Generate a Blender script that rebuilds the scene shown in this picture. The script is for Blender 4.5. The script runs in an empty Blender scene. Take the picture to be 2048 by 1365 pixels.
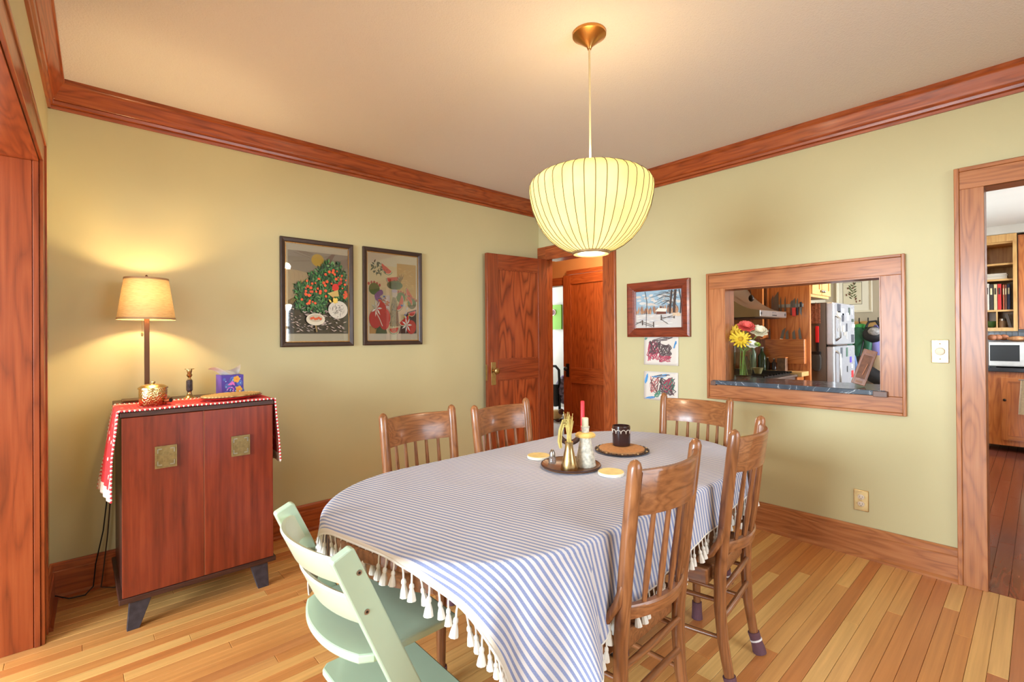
import bpy, math, random
from mathutils import Vector, Matrix
R = random.Random(7)
PI = math.pi
sc = bpy.context.scene
COL = sc.collection

# ---------------------------------------------------------------- camera
YAW, PITCH, ROLL = math.radians(47.797), math.radians(0.2118), math.radians(-0.4406)
CAM = Vector((0.0, 0.0, 1.284))
Fv = Vector((math.cos(YAW) * math.cos(PITCH), math.sin(YAW) * math.cos(PITCH), math.sin(PITCH)))
Rv = Vector((math.sin(YAW), -math.cos(YAW), 0)); Uv = Rv.cross(Fv)
R2 = math.cos(ROLL) * Rv + math.sin(ROLL) * Uv
U2 = -math.sin(ROLL) * Rv + math.cos(ROLL) * Uv
cd = bpy.data.cameras.new('camera'); cam = bpy.data.objects.new('camera', cd); COL.objects.link(cam)
M3 = Matrix((R2, U2, -Fv)).transposed()
cam.matrix_world = Matrix.Translation(CAM) @ M3.to_4x4()
cd.sensor_width = 36; cd.lens = 961.22 / 2048 * 36
cd.shift_y = -(682.5 - 669.6) / 2048
cd.clip_start = 0.02; cd.clip_end = 100
sc.camera = cam

# ---------------------------------------------------------------- world, daylight, exposure
w = bpy.data.worlds.new('world'); sc.world = w; w.use_nodes = True
bg = w.node_tree.nodes['Background']; bg.inputs[0].default_value = (0.82, 0.91, 1.0, 1); bg.inputs[1].default_value = 1.5
sc.view_settings.view_transform = 'Standard'; sc.view_settings.look = 'None'
sc.view_settings.exposure = 0.0; sc.view_settings.gamma = 1.0; sc.view_settings.use_curve_mapping = False

def area(name, loc, direction, sx, sy, power, col=(1, 1, 1), spread=PI):
    l = bpy.data.lights.new(name, 'AREA'); l.shape = 'RECTANGLE'; l.size = sx; l.size_y = sy
    l.energy = power; l.color = col; l.spread = spread
    o = bpy.data.objects.new(name, l); COL.objects.link(o); o.location = loc
    o.rotation_euler = Vector(direction).to_track_quat('-Z', 'Y').to_euler()
    return o
def bulb(name, loc, power, col, rad=0.03):
    l = bpy.data.lights.new(name, 'POINT'); l.energy = power; l.color = col; l.shadow_soft_size = rad
    o = bpy.data.objects.new(name, l); COL.objects.link(o); o.location = loc
    return o
DAY = (0.80, 0.91, 1.0)
# sky light comes in downwards through the dining and living room windows
area('daylight_dining_window', (1.65, -1.52, 1.5), (0, 1, -0.42), 1.8, 1.5, 46, DAY, 2.4)
area('daylight_living_window', (-2.3, -1.52, 1.5), (0.3, 1, -0.3), 2.2, 1.6, 38, DAY, 2.5)
area('daylight_living_west_window', (-4.15, 1.2, 1.5), (1, 0, -0.25), 2.4, 1.6, 300, (0.74, 0.89, 1.0), 2.4)
area('added_kitchen_daylight', (6.2, -1.52, 1.65), (-0.1, 1, -0.1), 2.2, 1.2, 330, DAY, 2.8)  # added light outside an unseen window, there to brighten the kitchen
area('bedroom_fill_light', (6.3, 6.75, 1.5), (-0.2, -1, 0), 1.2, 1.3, 160, DAY, 3.0)  # fill light added inside the far room; the wall behind it has no window

# ---------------------------------------------------------------- colour and material helpers
def s(r, g, b):
    f = lambda c: ((c / 255) / 12.92 if c / 255 <= 0.04045 else ((c / 255 + 0.055) / 1.055) ** 2.4)
    return (f(r), f(g), f(b), 1.0)
MATS = {}
class NT:
    def __init__(self, name):
        self.m = bpy.data.materials.new(name); self.m.use_nodes = True
        self.t = self.m.node_tree; self.b = self.t.nodes['Principled BSDF']; self.out = self.t.nodes['Material Output']
        MATS[name] = self.m
    def n(self, typ, **kw):
        nd = self.t.nodes.new(typ)
        for k, v in kw.items():
            if k.startswith('i_'):
                key = k[2:]; nd.inputs[int(key) if key.isdigit() else key.replace('_', ' ')].default_value = v
            else: setattr(nd, k, v)
        return nd
    def l(self, a, b): self.t.links.new(a, b)
    def ramp(self, fac, stops, interp='LINEAR'):
        r = self.n('ShaderNodeValToRGB'); cr = r.color_ramp; cr.interpolation = interp
        while len(cr.elements) < len(stops): cr.elements.new(0.5)
        for e, (p, c) in zip(cr.elements, stops): e.position = p; e.color = c
        self.l(fac, r.inputs[0]); return r.outputs[0]
    def mixc(self, fac, a, b, mode='MIX'):
        m = self.n('ShaderNodeMix', data_type='RGBA', blend_type=mode)
        if isinstance(fac, (int, float)): m.inputs[0].default_value = fac
        else: self.l(fac, m.inputs[0])
        for i, v in ((6, a), (7, b)):
            if isinstance(v, tuple): m.inputs[i].default_value = v
            else: self.l(v, m.inputs[i])
        return m.outputs[2]
    def math(self, op, a, b=None):
        m = self.n('ShaderNodeMath', operation=op)
        for i, v in ((0, a), (1, b)):
            if v is None: continue
            if isinstance(v, (int, float)): m.inputs[i].default_value = v
            else: self.l(v, m.inputs[i])
        return m.outputs[0]
    def bump(self, h, strength=0.2, dist=0.002):
        bnode = self.n('ShaderNodeBump', i_Strength=strength, i_Distance=dist)
        self.l(h, bnode.inputs['Height']); self.l(bnode.outputs[0], self.b.inputs['Normal'])
def plain(name, col, rough=0.5, metal=0.0, spec=0.5, noise=0.0, nscale=30, bump=0.0, bscale=200, coat=0.0, sheen=0.0, trans=0.0, ior=1.45):
    if name in MATS: return MATS[name]
    t = NT(name); b = t.b
    b.inputs['Base Color'].default_value = col; b.inputs['Roughness'].default_value = rough
    b.inputs['Metallic'].default_value = metal; b.inputs['Specular IOR Level'].default_value = spec
    b.inputs['Coat Weight'].default_value = coat; b.inputs['Sheen Weight'].default_value = sheen
    b.inputs['Transmission Weight'].default_value = trans; b.inputs['IOR'].default_value = ior
    if noise > 0 or bump > 0:
        tc = t.n('ShaderNodeTexCoord')
    if noise > 0:
        nz = t.n('ShaderNodeTexNoise', i_Scale=nscale, i_Detail=4.0); t.l(tc.outputs['Object'], nz.inputs['Vector'])
        lo = tuple(c * (1 - noise) for c in col[:3]) + (1,); hi = tuple(min(1, c * (1 + noise)) for c in col[:3]) + (1,)
        t.l(t.ramp(nz.outputs[0], [(0.3, lo), (0.7, hi)]), b.inputs['Base Color'])
    if bump > 0:
        n2 = t.n('ShaderNodeTexNoise', i_Scale=bscale, i_Detail=3.0); t.l(tc.outputs['Object'], n2.inputs['Vector'])
        t.bump(n2.outputs[0], bump, 0.003)
    return t.m
def wood(name, light, mid, dark, axis='Z', rings=7.0, across=60.0, rough=0.35, ringmix=0.24, vary=0.25, coat=0.15, distort=6.0, spec=0.4, offset=True):
    """grain runs along AXIS of the object; every object gets its own shift and tone"""
    if name in MATS: return MATS[name]
    t = NT(name); b = t.b
    tc = t.n('ShaderNodeTexCoord'); oi = t.n('ShaderNodeObjectInfo'); ge = t.n('ShaderNodeNewGeometry')
    rnd = t.math('FRACT', t.math('ADD', oi.outputs['Random'], ge.outputs['Random Per Island']))
    mul = t.n('ShaderNodeVectorMath', operation='SCALE'); cx = t.n('ShaderNodeCombineXYZ')
    t.l(rnd, cx.inputs[0]); t.l(rnd, cx.inputs[1]); t.l(rnd, cx.inputs[2])
    t.l(cx.outputs[0], mul.inputs[0]); mul.inputs['Scale'].default_value = 13.7
    add = t.n('ShaderNodeVectorMath', operation='ADD'); t.l(tc.outputs['Object'], add.inputs[0])
    if offset: t.l(mul.outputs[0], add.inputs[1])
    def mp(along, acr):
        m = t.n('ShaderNodeMapping'); sv = [acr] * 3; sv['XYZ'.index(axis)] = along
        m.inputs['Scale'].default_value = sv; t.l(add.outputs[0], m.inputs[0]); return m.outputs[0]
    fine = t.n('ShaderNodeTexNoise', i_Scale=1.0, i_Detail=5.0, i_Roughness=0.65); t.l(mp(across * 0.03, across), fine.inputs['Vector'])
    warp = t.n('ShaderNodeTexNoise', i_Scale=1.0, i_Detail=2.0); t.l(mp(rings * 0.13, rings * 1.0), warp.inputs['Vector'])
    rg = t.math('FRACT', t.math('MULTIPLY', warp.outputs[0], distort * 2.2))
    rg = t.math('POWER', t.math('ABSOLUTE', t.math('SUBTRACT', t.math('MULTIPLY', rg, 2.0), 1.0)), 1.6)
    f = t.math('ADD', t.math('MULTIPLY', rg, ringmix), t.math('MULTIPLY', fine.outputs[0], 1.0 - ringmix))
    c = t.ramp(f, [(0.12, light), (0.45, mid), (0.85, dark)])
    tone = t.math('ADD', t.math('MULTIPLY', rnd, 2 * vary), 1.0 - vary)
    cb = t.n('ShaderNodeHueSaturation'); t.l(c, cb.inputs['Color']); t.l(tone, cb.inputs['Value'])
    t.l(cb.outputs[0], b.inputs['Base Color'])
    b.inputs['Roughness'].default_value = rough; b.inputs['Coat Weight'].default_value = coat; b.inputs['Coat Roughness'].default_value = 0.15
    b.inputs['Specular IOR Level'].default_value = spec
    t.bump(fine.outputs[0], 0.12, 0.001)
    return t.m
def glow(name, col, strength, base=None):
    if name in MATS: return MATS[name]
    t = NT(name); t.b.inputs['Base Color'].default_value = base or col; t.b.inputs['Roughness'].default_value = 0.7
    t.b.inputs['Emission Color'].default_value = col; t.b.inputs['Emission Strength'].default_value = strength
    return t.m
def pane_mat(name='picture_glass', ior=1.75, tint=(1, 1, 1, 1)):
    if name in MATS: return MATS[name]
    t = NT(name); tr = t.n('ShaderNodeBsdfTransparent'); tr.inputs[0].default_value = tint
    gl = t.n('ShaderNodeBsdfGlossy'); gl.inputs['Roughness'].default_value = 0.02
    fr = t.n('ShaderNodeFresnel'); fr.inputs[0].default_value = ior
    mx = t.n('ShaderNodeMixShader'); t.l(fr.outputs[0], mx.inputs[0]); t.l(tr.outputs[0], mx.inputs[1]); t.l(gl.outputs[0], mx.inputs[2])
    t.l(mx.outputs[0], t.out.inputs[0]); return t.m
def print_mat(name='printed_colour', rough=0.6):
    if name in MATS: return MATS[name]
    t = NT(name); a = t.n('ShaderNodeAttribute', attribute_name='Col'); t.l(a.outputs['Color'], t.b.inputs['Base Color'])
    t.b.inputs['Roughness'].default_value = rough; return t.m

# ---------------------------------------------------------------- geometry helpers
class G:
    def __init__(self): self.v = []; self.f = []; self.c = []
    def add(self, vs, fs, col=None):
        k = len(self.v); self.v += [tuple(p) for p in vs]; self.f += [tuple(i + k for i in q) for q in fs]
        self.c += [col] * len(fs); return self
    def box(self, x0, x1, y0, y1, z0, z1, col=None):
        vs = [(x, y, z) for z in (z0, z1) for y in (y0, y1) for x in (x0, x1)]
        return self.add(vs, [(0, 2, 3, 1), (4, 5, 7, 6), (0, 1, 5, 4), (2, 6, 7, 3), (0, 4, 6, 2), (1, 3, 7, 5)], col)
    def tube(self, pts, rad, n=10, cap=True, col=None):
        pts = [Vector(p) for p in pts]; m = len(pts)
        if isinstance(rad, (int, float)): rad = [rad] * m
        vs = []; up = None
        for i, p in enumerate(pts):
            t = (pts[min(i + 1, m - 1)] - pts[max(i - 1, 0)]).normalized()
            if up is None:
                up = Vector((0, 0, 1)) if abs(t.z) < 0.9 else Vector((1, 0, 0))
            a = t.cross(up)
            a = a.normalized() if a.length > 1e-6 else Vector((1, 0, 0))
            b = a.cross(t).normalized(); up = b
            for k in range(n):
                q = 2 * PI * k / n; vs.append(p + (a * math.cos(q) + b * math.sin(q)) * rad[i])
        fs = [(i * n + k, i * n + (k + 1) % n, (i + 1) * n + (k + 1) % n, (i + 1) * n + k) for i in range(m - 1) for k in range(n)]
        if cap: fs += [tuple(range(n - 1, -1, -1)), tuple((m - 1) * n + k for k in range(n))]
        return self.add(vs, fs, col)
    def lathe(self, prof, n=24, c=(0, 0, 0), cap=True, col=None):
        vs = [(c[0] + r * math.cos(2 * PI * k / n), c[1] + r * math.sin(2 * PI * k / n), c[2] + z) for r, z in prof for k in range(n)]
        m = len(prof)
        fs = [(i * n + k, i * n + (k + 1) % n, (i + 1) * n + (k + 1) % n, (i + 1) * n + k) for i in range(m - 1) for k in range(n)]
        if cap: fs += [tuple(range(n - 1, -1, -1)), tuple((m - 1) * n + k for k in range(n))]
        return self.add(vs, fs, col)
    def prism(self, poly, axis, d0, d1, col=None):
        """poly: 2-D points on the two other axes (in xyz order); extruded along AXIS"""
        def P(q, d):
            q = list(q); q.insert('xyz'.index(axis), d); return q
        n = len(poly); vs = [P(q, d0) for q in poly] + [P(q, d1) for q in poly]
        return self.add(vs, [tuple(range(n - 1, -1, -1)), tuple(range(n, 2 * n))] + [(k, (k + 1) % n, n + (k + 1) % n, n + k) for k in range(n)], col)
    def grid(self, fn, nu, nv, closed=False, col=None):
        vs = [fn(i / nu, j / nv) for j in range(nv + 1) for i in range(nu + 1)]
        fs = [(j * (nu + 1) + i, j * (nu + 1) + i + 1, (j + 1) * (nu + 1) + i + 1, (j + 1) * (nu + 1) + i) for j in range(nv) for i in range(nu)]
        return self.add(vs, fs, col)
    def ball(self, c, r, n=12, m=8, sq=(1, 1, 1), col=None):
        prof = [(max(1e-4, math.sin(PI * i / m)), -math.cos(PI * i / m)) for i in range(m + 1)]
        vs = [(c[0] + sq[0] * r * a * math.cos(2 * PI * k / n), c[1] + sq[1] * r * a * math.sin(2 * PI * k / n), c[2] + sq[2] * r * z) for a, z in prof for k in range(n)]
        return self.add(vs, [(i * n + k, i * n + (k + 1) % n, (i + 1) * n + (k + 1) % n, (i + 1) * n + k) for i in range(m) for k in range(n)], col)
WORLD = {}
def mesh_of(g, m, smooth=False, name='mesh'):
    me = bpy.data.meshes.new(name); me.from_pydata(g.v, [], g.f); me.materials.append(m)
    if any(c is not None for c in g.c):
        at = me.color_attributes.new('Col', 'FLOAT_COLOR', 'CORNER')
        for p in me.polygons:
            c = g.c[p.index] or (1, 1, 1, 1)
            for li in p.loop_indices: at.data[li].color = c
    if smooth:
        me.polygons.foreach_set('use_smooth', [True] * len(me.polygons))
        if smooth != 'all': me.set_sharp_from_angle(angle=math.radians(40))
    me.update(); return me
def obj(name, g, m, parent=None, smooth=False, bevel=0.0, local=False, label=None):
    if parent is not None and not local:
        o0 = WORLD.get(parent.name, Vector((0, 0, 0))); g.v = [(x - o0.x, y - o0.y, z - o0.z) for x, y, z in g.v]
    o = bpy.data.objects.new(name, mesh_of(g, m, smooth, name)); COL.objects.link(o)
    if parent is not None: o.parent = parent; WORLD[o.name] = WORLD.get(parent.name, Vector((0, 0, 0)))
    if bevel > 0:
        bm = o.modifiers.new('bevel', 'BEVEL'); bm.width = bevel; bm.segments = 2; bm.limit_method = 'ANGLE'; bm.angle_limit = 0.7
    if label: o['label'] = label
    return o
def thing(name, label, cat, loc=(0, 0, 0), rotz=0.0, group=None, kind=None):
    o = bpy.data.objects.new(name, None); COL.objects.link(o); o.empty_display_size = 0.05
    o.location = loc; o.rotation_euler = (0, 0, rotz); WORLD[o.name] = Vector(loc)
    return tag(o, label, cat, group, kind)
def tag(o, label, cat, group=None, kind=None):
    o['label'] = label; o['category'] = cat
    if group: o['group'] = group
    if kind: o['kind'] = kind
    return o
def struct(name, g, m, label, cat, **kw): return tag(obj(name, g, m, **kw), label, cat, kind='structure')
def sthing(name, label, cat, loc=(0, 0, 0)): return thing(name, label, cat, loc, kind='structure')
def copy_part(o, parent, loc=None, rot=None):
    c = o.copy(); COL.objects.link(c); c.parent = parent
    if loc is not None: c.location = loc
    if rot is not None: c.rotation_euler = rot
    return c
def dup(root, loc, rotz, label):
    r = root.copy(); COL.objects.link(r); r.location = loc; r.rotation_euler = (0, 0, rotz); r['label'] = label
    for ch in list(root.children):
        c = copy_part(ch, r)
        for gc in list(ch.children): copy_part(gc, c)
    return r
class Canvas:
    """flat printed shapes: 2-D polygons (0..1) stacked a hair apart on a rectangle"""
    def __init__(self, fn, step=0.00006): self.g = G(); self.fn = fn; self.k = 0; self.step = step
    def poly(self, pts, col):
        self.k += 1; vs = [self.fn(x, y, self.k * self.step) for x, y in pts]
        self.g.add(vs, [tuple(range(len(pts)))], col)
    def rect(self, x0, x1, y0, y1, col): self.poly([(x0, y0), (x1, y0), (x1, y1), (x0, y1)], col)
    def disc(self, x, y, r, col, n=12, asp=1.0, a0=0, a1=2 * PI, rot=0):
        pts = []
        full = abs(a1 - a0 - 2 * PI) < 1e-6
        for i in range(n if full else n + 1):
            a = a0 + (a1 - a0) * i / n; px, py = r * math.cos(a), r * math.sin(a) * asp
            pts.append((x + px * math.cos(rot) - py * math.sin(rot), y + (px * math.sin(rot) + py * math.cos(rot))))
        self.poly(pts, col)
    def line(self, pts, wd, col):
        for (xa, ya), (xb, yb) in zip(pts[:-1], pts[1:]):
            dx, dy = xb - xa, yb - ya; L = math.hypot(dx, dy) or 1e-6; nx, ny = -dy / L * wd / 2, dx / L * wd / 2
            self.poly([(xa + nx, ya + ny), (xb + nx, yb + ny), (xb - nx, yb - ny), (xa - nx, ya - ny)], col)
    def leaf(self, x, y, L, wd, a, col):
        c, q = math.cos(a), math.sin(a)
        pts = [(0, 0), (L * .5, wd / 2), (L, 0), (L * .5, -wd / 2)]
        self.poly([(x + px * c - py * q, y + px * q + py * c) for px, py in pts], col)
def jit(col, k=0.25):
    f = 1 + R.uniform(-k, k); return tuple(min(1, c * f) for c in col[:3]) + (1,)
def wave(seed, n=4):
    r = random.Random(seed); ph = [(r.uniform(0, 6.28), r.uniform(.6, 1.4)) for _ in range(n)]
    return lambda x: sum(math.sin(x * f * (i + 1) + p) / (i + 1) for i, (p, f) in enumerate(ph))

# ---------------------------------------------------------------- shared materials
def wall_paint(name, col):
    t = NT(name); tc = t.n('ShaderNodeTexCoord')
    n1 = t.n('ShaderNodeTexNoise', i_Scale=1.3, i_Detail=3.0); t.l(tc.outputs['Object'], n1.inputs['Vector'])
    lo = tuple(c * 0.95 for c in col[:3]) + (1,); hi = tuple(min(1, c * 1.04) for c in col[:3]) + (1,)
    t.l(t.ramp(n1.outputs[0], [(0.3, lo), (0.7, hi)]), t.b.inputs['Base Color'])
    n2 = t.n('ShaderNodeTexNoise', i_Scale=90.0, i_Detail=4.0); t.l(tc.outputs['Object'], n2.inputs['Vector'])
    t.bump(n2.outputs[0], 0.08, 0.002); t.b.inputs['Roughness'].default_value = 0.5; t.b.inputs['Specular IOR Level'].default_value = 0.3
    return t.m
M_WALL = wall_paint('sage_wall_paint', s(202, 192, 148))
M_WHITE = wall_paint('white_wall_paint', s(214, 208, 196))
M_KIT = wall_paint('beige_kitchen_paint', s(184, 170, 146))
M_TAN = wall_paint('tan_hall_paint', s(186, 128, 80))
t = NT('stippled_ceiling'); tc = t.n('ShaderNodeTexCoord')
nz = t.n('ShaderNodeTexNoise', i_Scale=140.0, i_Detail=3.0, i_Roughness=0.6); t.l(tc.outputs['Object'], nz.inputs['Vector'])
sp = t.n('ShaderNodeTexVoronoi', i_Scale=60.0); t.l(tc.outputs['Object'], sp.inputs['Vector'])
t.l(t.mixc(t.ramp(sp.outputs[0], [(0.04, (1, 1, 1, 1)), (0.09, (0, 0, 0, 1))]), s(230, 224, 218), s(200, 190, 180)), t.b.inputs['Base Color'])
t.bump(nz.outputs[0], 0.55, 0.006); t.b.inputs['Roughness'].default_value = 0.9
M_CEIL = t.m
WR = lambda ax: wood('reddish_oak_' + ax, s(188, 102, 52), s(162, 78, 36), s(102, 42, 18), axis=ax, rings=9, across=70, rough=0.3, coat=0.3, vary=0.10)
WO = lambda ax: wood('golden_oak_' + ax, s(196, 134, 82), s(178, 110, 62), s(124, 68, 34), axis=ax, rings=8, across=90, rough=0.38, coat=0.15, vary=0.08)
WD = lambda ax: wood('dark_oak_' + ax, s(164, 84, 44), s(144, 64, 30), s(92, 36, 16), axis=ax, rings=6, across=60, rough=0.32, coat=0.25, vary=0.08)
WC = lambda ax: wood('chair_oak_' + ax, s(168, 112, 70), s(140, 88, 52), s(90, 52, 30), axis=ax, rings=12, across=80, rough=0.3, coat=0.3, vary=0.08)
WK = lambda ax: wood('kitchen_fir_' + ax, s(206, 130, 66), s(188, 108, 50), s(150, 76, 32), axis=ax, rings=7, across=50, rough=0.35, coat=0.2, vary=0.08, ringmix=0.35)
WY = lambda ax: wood('kitchen_maple_' + ax, s(222, 180, 116), s(210, 162, 98), s(184, 130, 72), axis=ax, rings=6, across=40, rough=0.4, vary=0.06, ringmix=0.3)
M_BRASS = plain('aged_brass', s(178, 148, 98), 0.28, 1.0, noise=0.15)
M_BRASS2 = plain('polished_brass', s(198, 168, 116), 0.26, 1.0)
M_BLACK = plain('black_enamel', s(24, 22, 22), 0.35)
M_STEEL = plain('brushed_steel', s(178, 172, 166), 0.3, 1.0, noise=0.06)
M_DARKM = plain('dark_bronze', s(52, 40, 34), 0.4, 0.7)
M_PRINT = print_mat()
M_GLASS = pane_mat()

XR, YB, XL, ZC = 3.354, 3.3, -0.112, 2.575
# ---------------------------------------------------------------- walls and ceiling
def wall_x(g, x0, x1, y0, y1, z1, holes):
    """wall slab across Y with rectangular holes (y0,y1,z0,z1), holes sorted by y and not overlapping"""
    y = y0
    for a, b, c, d in holes:
        g.box(x0, x1, y, a, 0, z1)
        if c > 0: g.box(x0, x1, a, b, 0, c)
        if d < z1: g.box(x0, x1, a, b, d, z1)
        y = b
    g.box(x0, x1, y, y1, 0, z1); return g
def wall_y(g, y0, y1, x0, x1, z1, holes):
    x = x0
    for a, b, c, d in holes:
        g.box(x, a, y0, y1, 0, z1)
        if c > 0: g.box(a, b, y0, y1, 0, c)
        if d < z1: g.box(a, b, y0, y1, d, z1)
        x = b
    g.box(x, x1, y0, y1, 0, z1); return g
struct('wall_back', G().box(XL - 0.13, XR + 0.126, YB, YB + 0.12, 0, ZC + 0.02), M_WALL, 'sage green plaster wall behind the lamp cabinet and framed prints', 'wall')
struct('wall_right', wall_x(G(), XR, XR + 0.126, -1.35, YB, ZC + 0.02, [(-0.64, 0.192, 0, 2.02), (0.603, 1.49, 0.938, 1.607), (2.51, 3.26, 0, 2.02)]), M_WALL, 'sage green plaster wall with the kitchen opening', 'wall')
struct('wall_left', wall_x(G(), XL - 0.13, XL, -1.35, YB, ZC + 0.02, [(-1.0, 2.85, 0, 2.055)]), M_WALL, 'sage green wall stub around the wide cased opening', 'wall')
struct('wall_front', wall_y(G(), -1.48, -1.35, -4.1, XR, ZC + 0.02, [(-3.4, -1.2, 0.65, 2.25), (0.75, 2.55, 0.7, 2.2)]), M_WALL, 'sage green wall with the daylight windows facing the dining table', 'wall')
struct('wall_living_west', wall_x(G(), -4.1, -4.0, -1.35, 3.5, ZC + 0.02, [(0.0, 2.4, 0.65, 2.25)]), M_WHITE, 'white living room wall with a wide window', 'wall')
struct('wall_living_back', G().box(-4.0, XL - 0.13, YB + 0.05, YB + 0.15, 0, ZC + 0.02), M_WHITE, 'white living room wall beyond the cased opening', 'wall')
struct('ceiling', G().box(-4.1, XR + 0.126, -1.48, YB + 0.12, ZC, ZC + 0.06), M_CEIL, 'stippled off-white dining room ceiling', 'ceiling')
# windows behind the camera
def window(name, x0, x1, z0, z1, label, nx, nz):
    t = sthing(name, label, 'window', ((x0 + x1) / 2, -1.42, z0))
    fw = 0.05; m = plain('white_window_paint', s(228, 226, 220), 0.45)
    obj('window_frame', G().box(x0, x0 + fw, -1.46, -1.38, z0, z1).box(x1 - fw, x1, -1.46, -1.38, z0, z1).box(x0 + fw, x1 - fw, -1.46, -1.38, z0, z0 + fw).box(x0 + fw, x1 - fw, -1.46, -1.38, z1 - fw, z1), m, t)
    for i in range(1, nx): xx = x0 + (x1 - x0) * i / nx; obj('mullion', G().box(xx - 0.03, xx + 0.03, -1.45, -1.39, z0 + fw, z1 - fw), m, t)
    for i in range(1, nz): zz = z0 + (z1 - z0) * i / nz; obj('meeting_rail', G().box(x0 + fw, x1 - fw, -1.445, -1.395, zz - 0.02, zz + 0.02), m, t)
    obj('pane', G().box(x0 + fw, x1 - fw, -1.425, -1.420, z0 + fw, z1 - fw), M_GLASS, t)
window('window_1', 0.75, 2.55, 0.7, 2.2, 'wide white double window across the room from the framed prints', 2, 2)
window('window_2', -3.4, -1.2, 0.65, 2.25, 'wide white living room window', 3, 2)

# crown moulding
def crown_profile():
    p = [(0, 2.434), (0.011, 2.434), (0.013, 2.448), (0.010, 2.452), (0.020, 2.456), (0.023, 2.470), (0.019, 2.475)]
    for i in range(9):
        a = i / 8; p.append((0.024 + 0.034 * a ** 1.7 + 0.006 * math.sin(a * PI), 2.478 + 0.074 * a))
    return p + [(0.064, 2.555), (0.064, ZC), (0, ZC)]
CP = crown_profile()
struct('trim_1', G().prism([(YB - d, z) for d, z in CP], 'x', XL, XR), WR('X'), 'red-brown oak crown moulding above the framed prints', 'crown moulding', smooth=True)
struct('trim_2', G().prism([(XR - d, z) for d, z in CP], 'y', -1.35, YB), WR('Y'), 'red-brown oak crown moulding above the kitchen opening', 'crown moulding', smooth=True)
struct('trim_3', G().prism([(XL + d, z) for d, z in CP], 'y', -1.35, YB), WR('Y'), 'red-brown oak crown moulding over the wide cased opening', 'crown moulding', smooth=True)
BP = [(0, 0), (0.032, 0), (0.032, 0.012), (0.022, 0.02), (0.020, 0.022), (0.020, 0.134), (0.015, 0.138), (0.015, 0.166), (0.008, 0.177), (0, 0.177)]
def base_x(y_wall, x0, x1, sgn): return G().prism([(y_wall + sgn * d, z) for d, z in BP], 'x', x0, x1)
def base_y(x_wall, y0, y1, sgn): return G().prism([(x_wall + sgn * d, z) for d, z in BP], 'y', y0, y1)
struct('baseboard_back', base_x(YB, XL, XR, -1), WR('X'), 'tall oak baseboard behind the lamp cabinet', 'baseboard')
struct('baseboard_right', base_y(XR, 0.297, 2.384, -1), WO('Y'), 'tall oak baseboard below the kitchen opening', 'baseboard')
struct('baseboard_left', base_y(XL, 2.935, YB - 0.02, 1), WR('Y'), 'short oak baseboard beside the cased opening', 'baseboard')

# cased opening at the camera
t = sthing('trim_4', 'wide oak cased opening beside the lamp cabinet', 'door casing', (XL, 2.85, 0))
obj('jamb_board', G().box(-0.245, -0.134, 2.83, 2.85, 0, 2.036), WD('Z'), t, bevel=0.002)
obj('jamb_board', G().box(-0.245, -0.112, -1.0, -0.98, 0, 2.036), WO('Z'), t, bevel=0.002)
obj('jamb_stop', G().box(-0.132, -0.113, 2.826, 2.85, 0, 2.036), WD('Z'), t, bevel=0.002)
obj('head_board', G().box(-0.245, -0.113, -1.0, 2.85, 2.036, 2.055), WR('Y'), t)
obj('side_casing', G().box(XL, XL + 0.012, 2.832, 2.915, 0, 2.13), WR('Z'), t, bevel=0.002)
obj('side_backband', G().box(XL, XL + 0.018, 2.915, 2.932, 0, 2.147), WR('Z'), t, bevel=0.002)
obj('head_casing', G().box(XL, XL + 0.012, -1.0, 2.832, 2.045, 2.13), WR('Y'), t, bevel=0.002)
obj('head_backband', G().box(XL, XL + 0.018, -1.0, 2.915, 2.13, 2.147), WR('Y'), t, bevel=0.002)

# floor: strip planks along X
struct('floor', G().box(-4.0, XR + 0.126, -1.35, YB, -0.05, -0.019), plain('subfloor', s(120, 80, 50), 0.8), 'honey strip-plank hardwood dining room floor', 'floor')
FL = bpy.data.objects['floor']
t = NT('floor_strip_wood'); tc = t.n('ShaderNodeTexCoord'); oi = t.n('ShaderNodeObjectInfo'); ge = t.n('ShaderNodeNewGeometry')
rnd = t.math('FRACT', t.math('ADD', oi.outputs['Random'], ge.outputs['Random Per Island']))
cx = t.n('ShaderNodeCombineXYZ'); t.l(t.math('MULTIPLY', rnd, 31.0), cx.inputs[0]); t.l(t.math('MULTIPLY', rnd, 17.0), cx.inputs[1])
ad = t.n('ShaderNodeVectorMath', operation='ADD'); t.l(tc.outputs['Object'], ad.inputs[0]); t.l(cx.outputs[0], ad.inputs[1])
mp = t.n('ShaderNodeMapping'); mp.inputs['Scale'].default_value = (2.0, 70, 70); t.l(ad.outputs[0], mp.inputs[0])
nz = t.n('ShaderNodeTexNoise', i_Scale=1.0, i_Detail=5.0, i_Roughness=0.6); t.l(mp.outputs[0], nz.inputs['Vector'])
mp2 = t.n('ShaderNodeMapping'); mp2.inputs['Scale'].default_value = (1.2, 26, 26); t.l(ad.outputs[0], mp2.inputs[0])
nz2 = t.n('ShaderNodeTexNoise', i_Scale=1.0, i_Detail=2.0); t.l(mp2.outputs[0], nz2.inputs['Vector'])
base = t.ramp(rnd, [(0.0, s(196, 124, 68)), (0.18, s(206, 140, 78)), (0.42, s(212, 152, 88)), (0.62, s(222, 170, 102)), (0.82, s(228, 182, 112)), (1.0, s(184, 108, 60))])
g1 = t.ramp(t.math('ADD', t.math('MULTIPLY', nz.outputs[0], 0.55), t.math('MULTIPLY', nz2.outputs[0], 0.45)), [(0.3, (0.78, 0.70, 0.62, 1)), (0.6, (1.05, 1.03, 1.0, 1))])
t.l(t.mixc(1.0, base, g1, 'MULTIPLY'), t.b.inputs['Base Color'])
t.b.inputs['Roughness'].default_value = 0.32; t.b.inputs['Coat Weight'].default_value = 0.15; t.b.inputs['Coat Roughness'].default_value = 0.2
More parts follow.
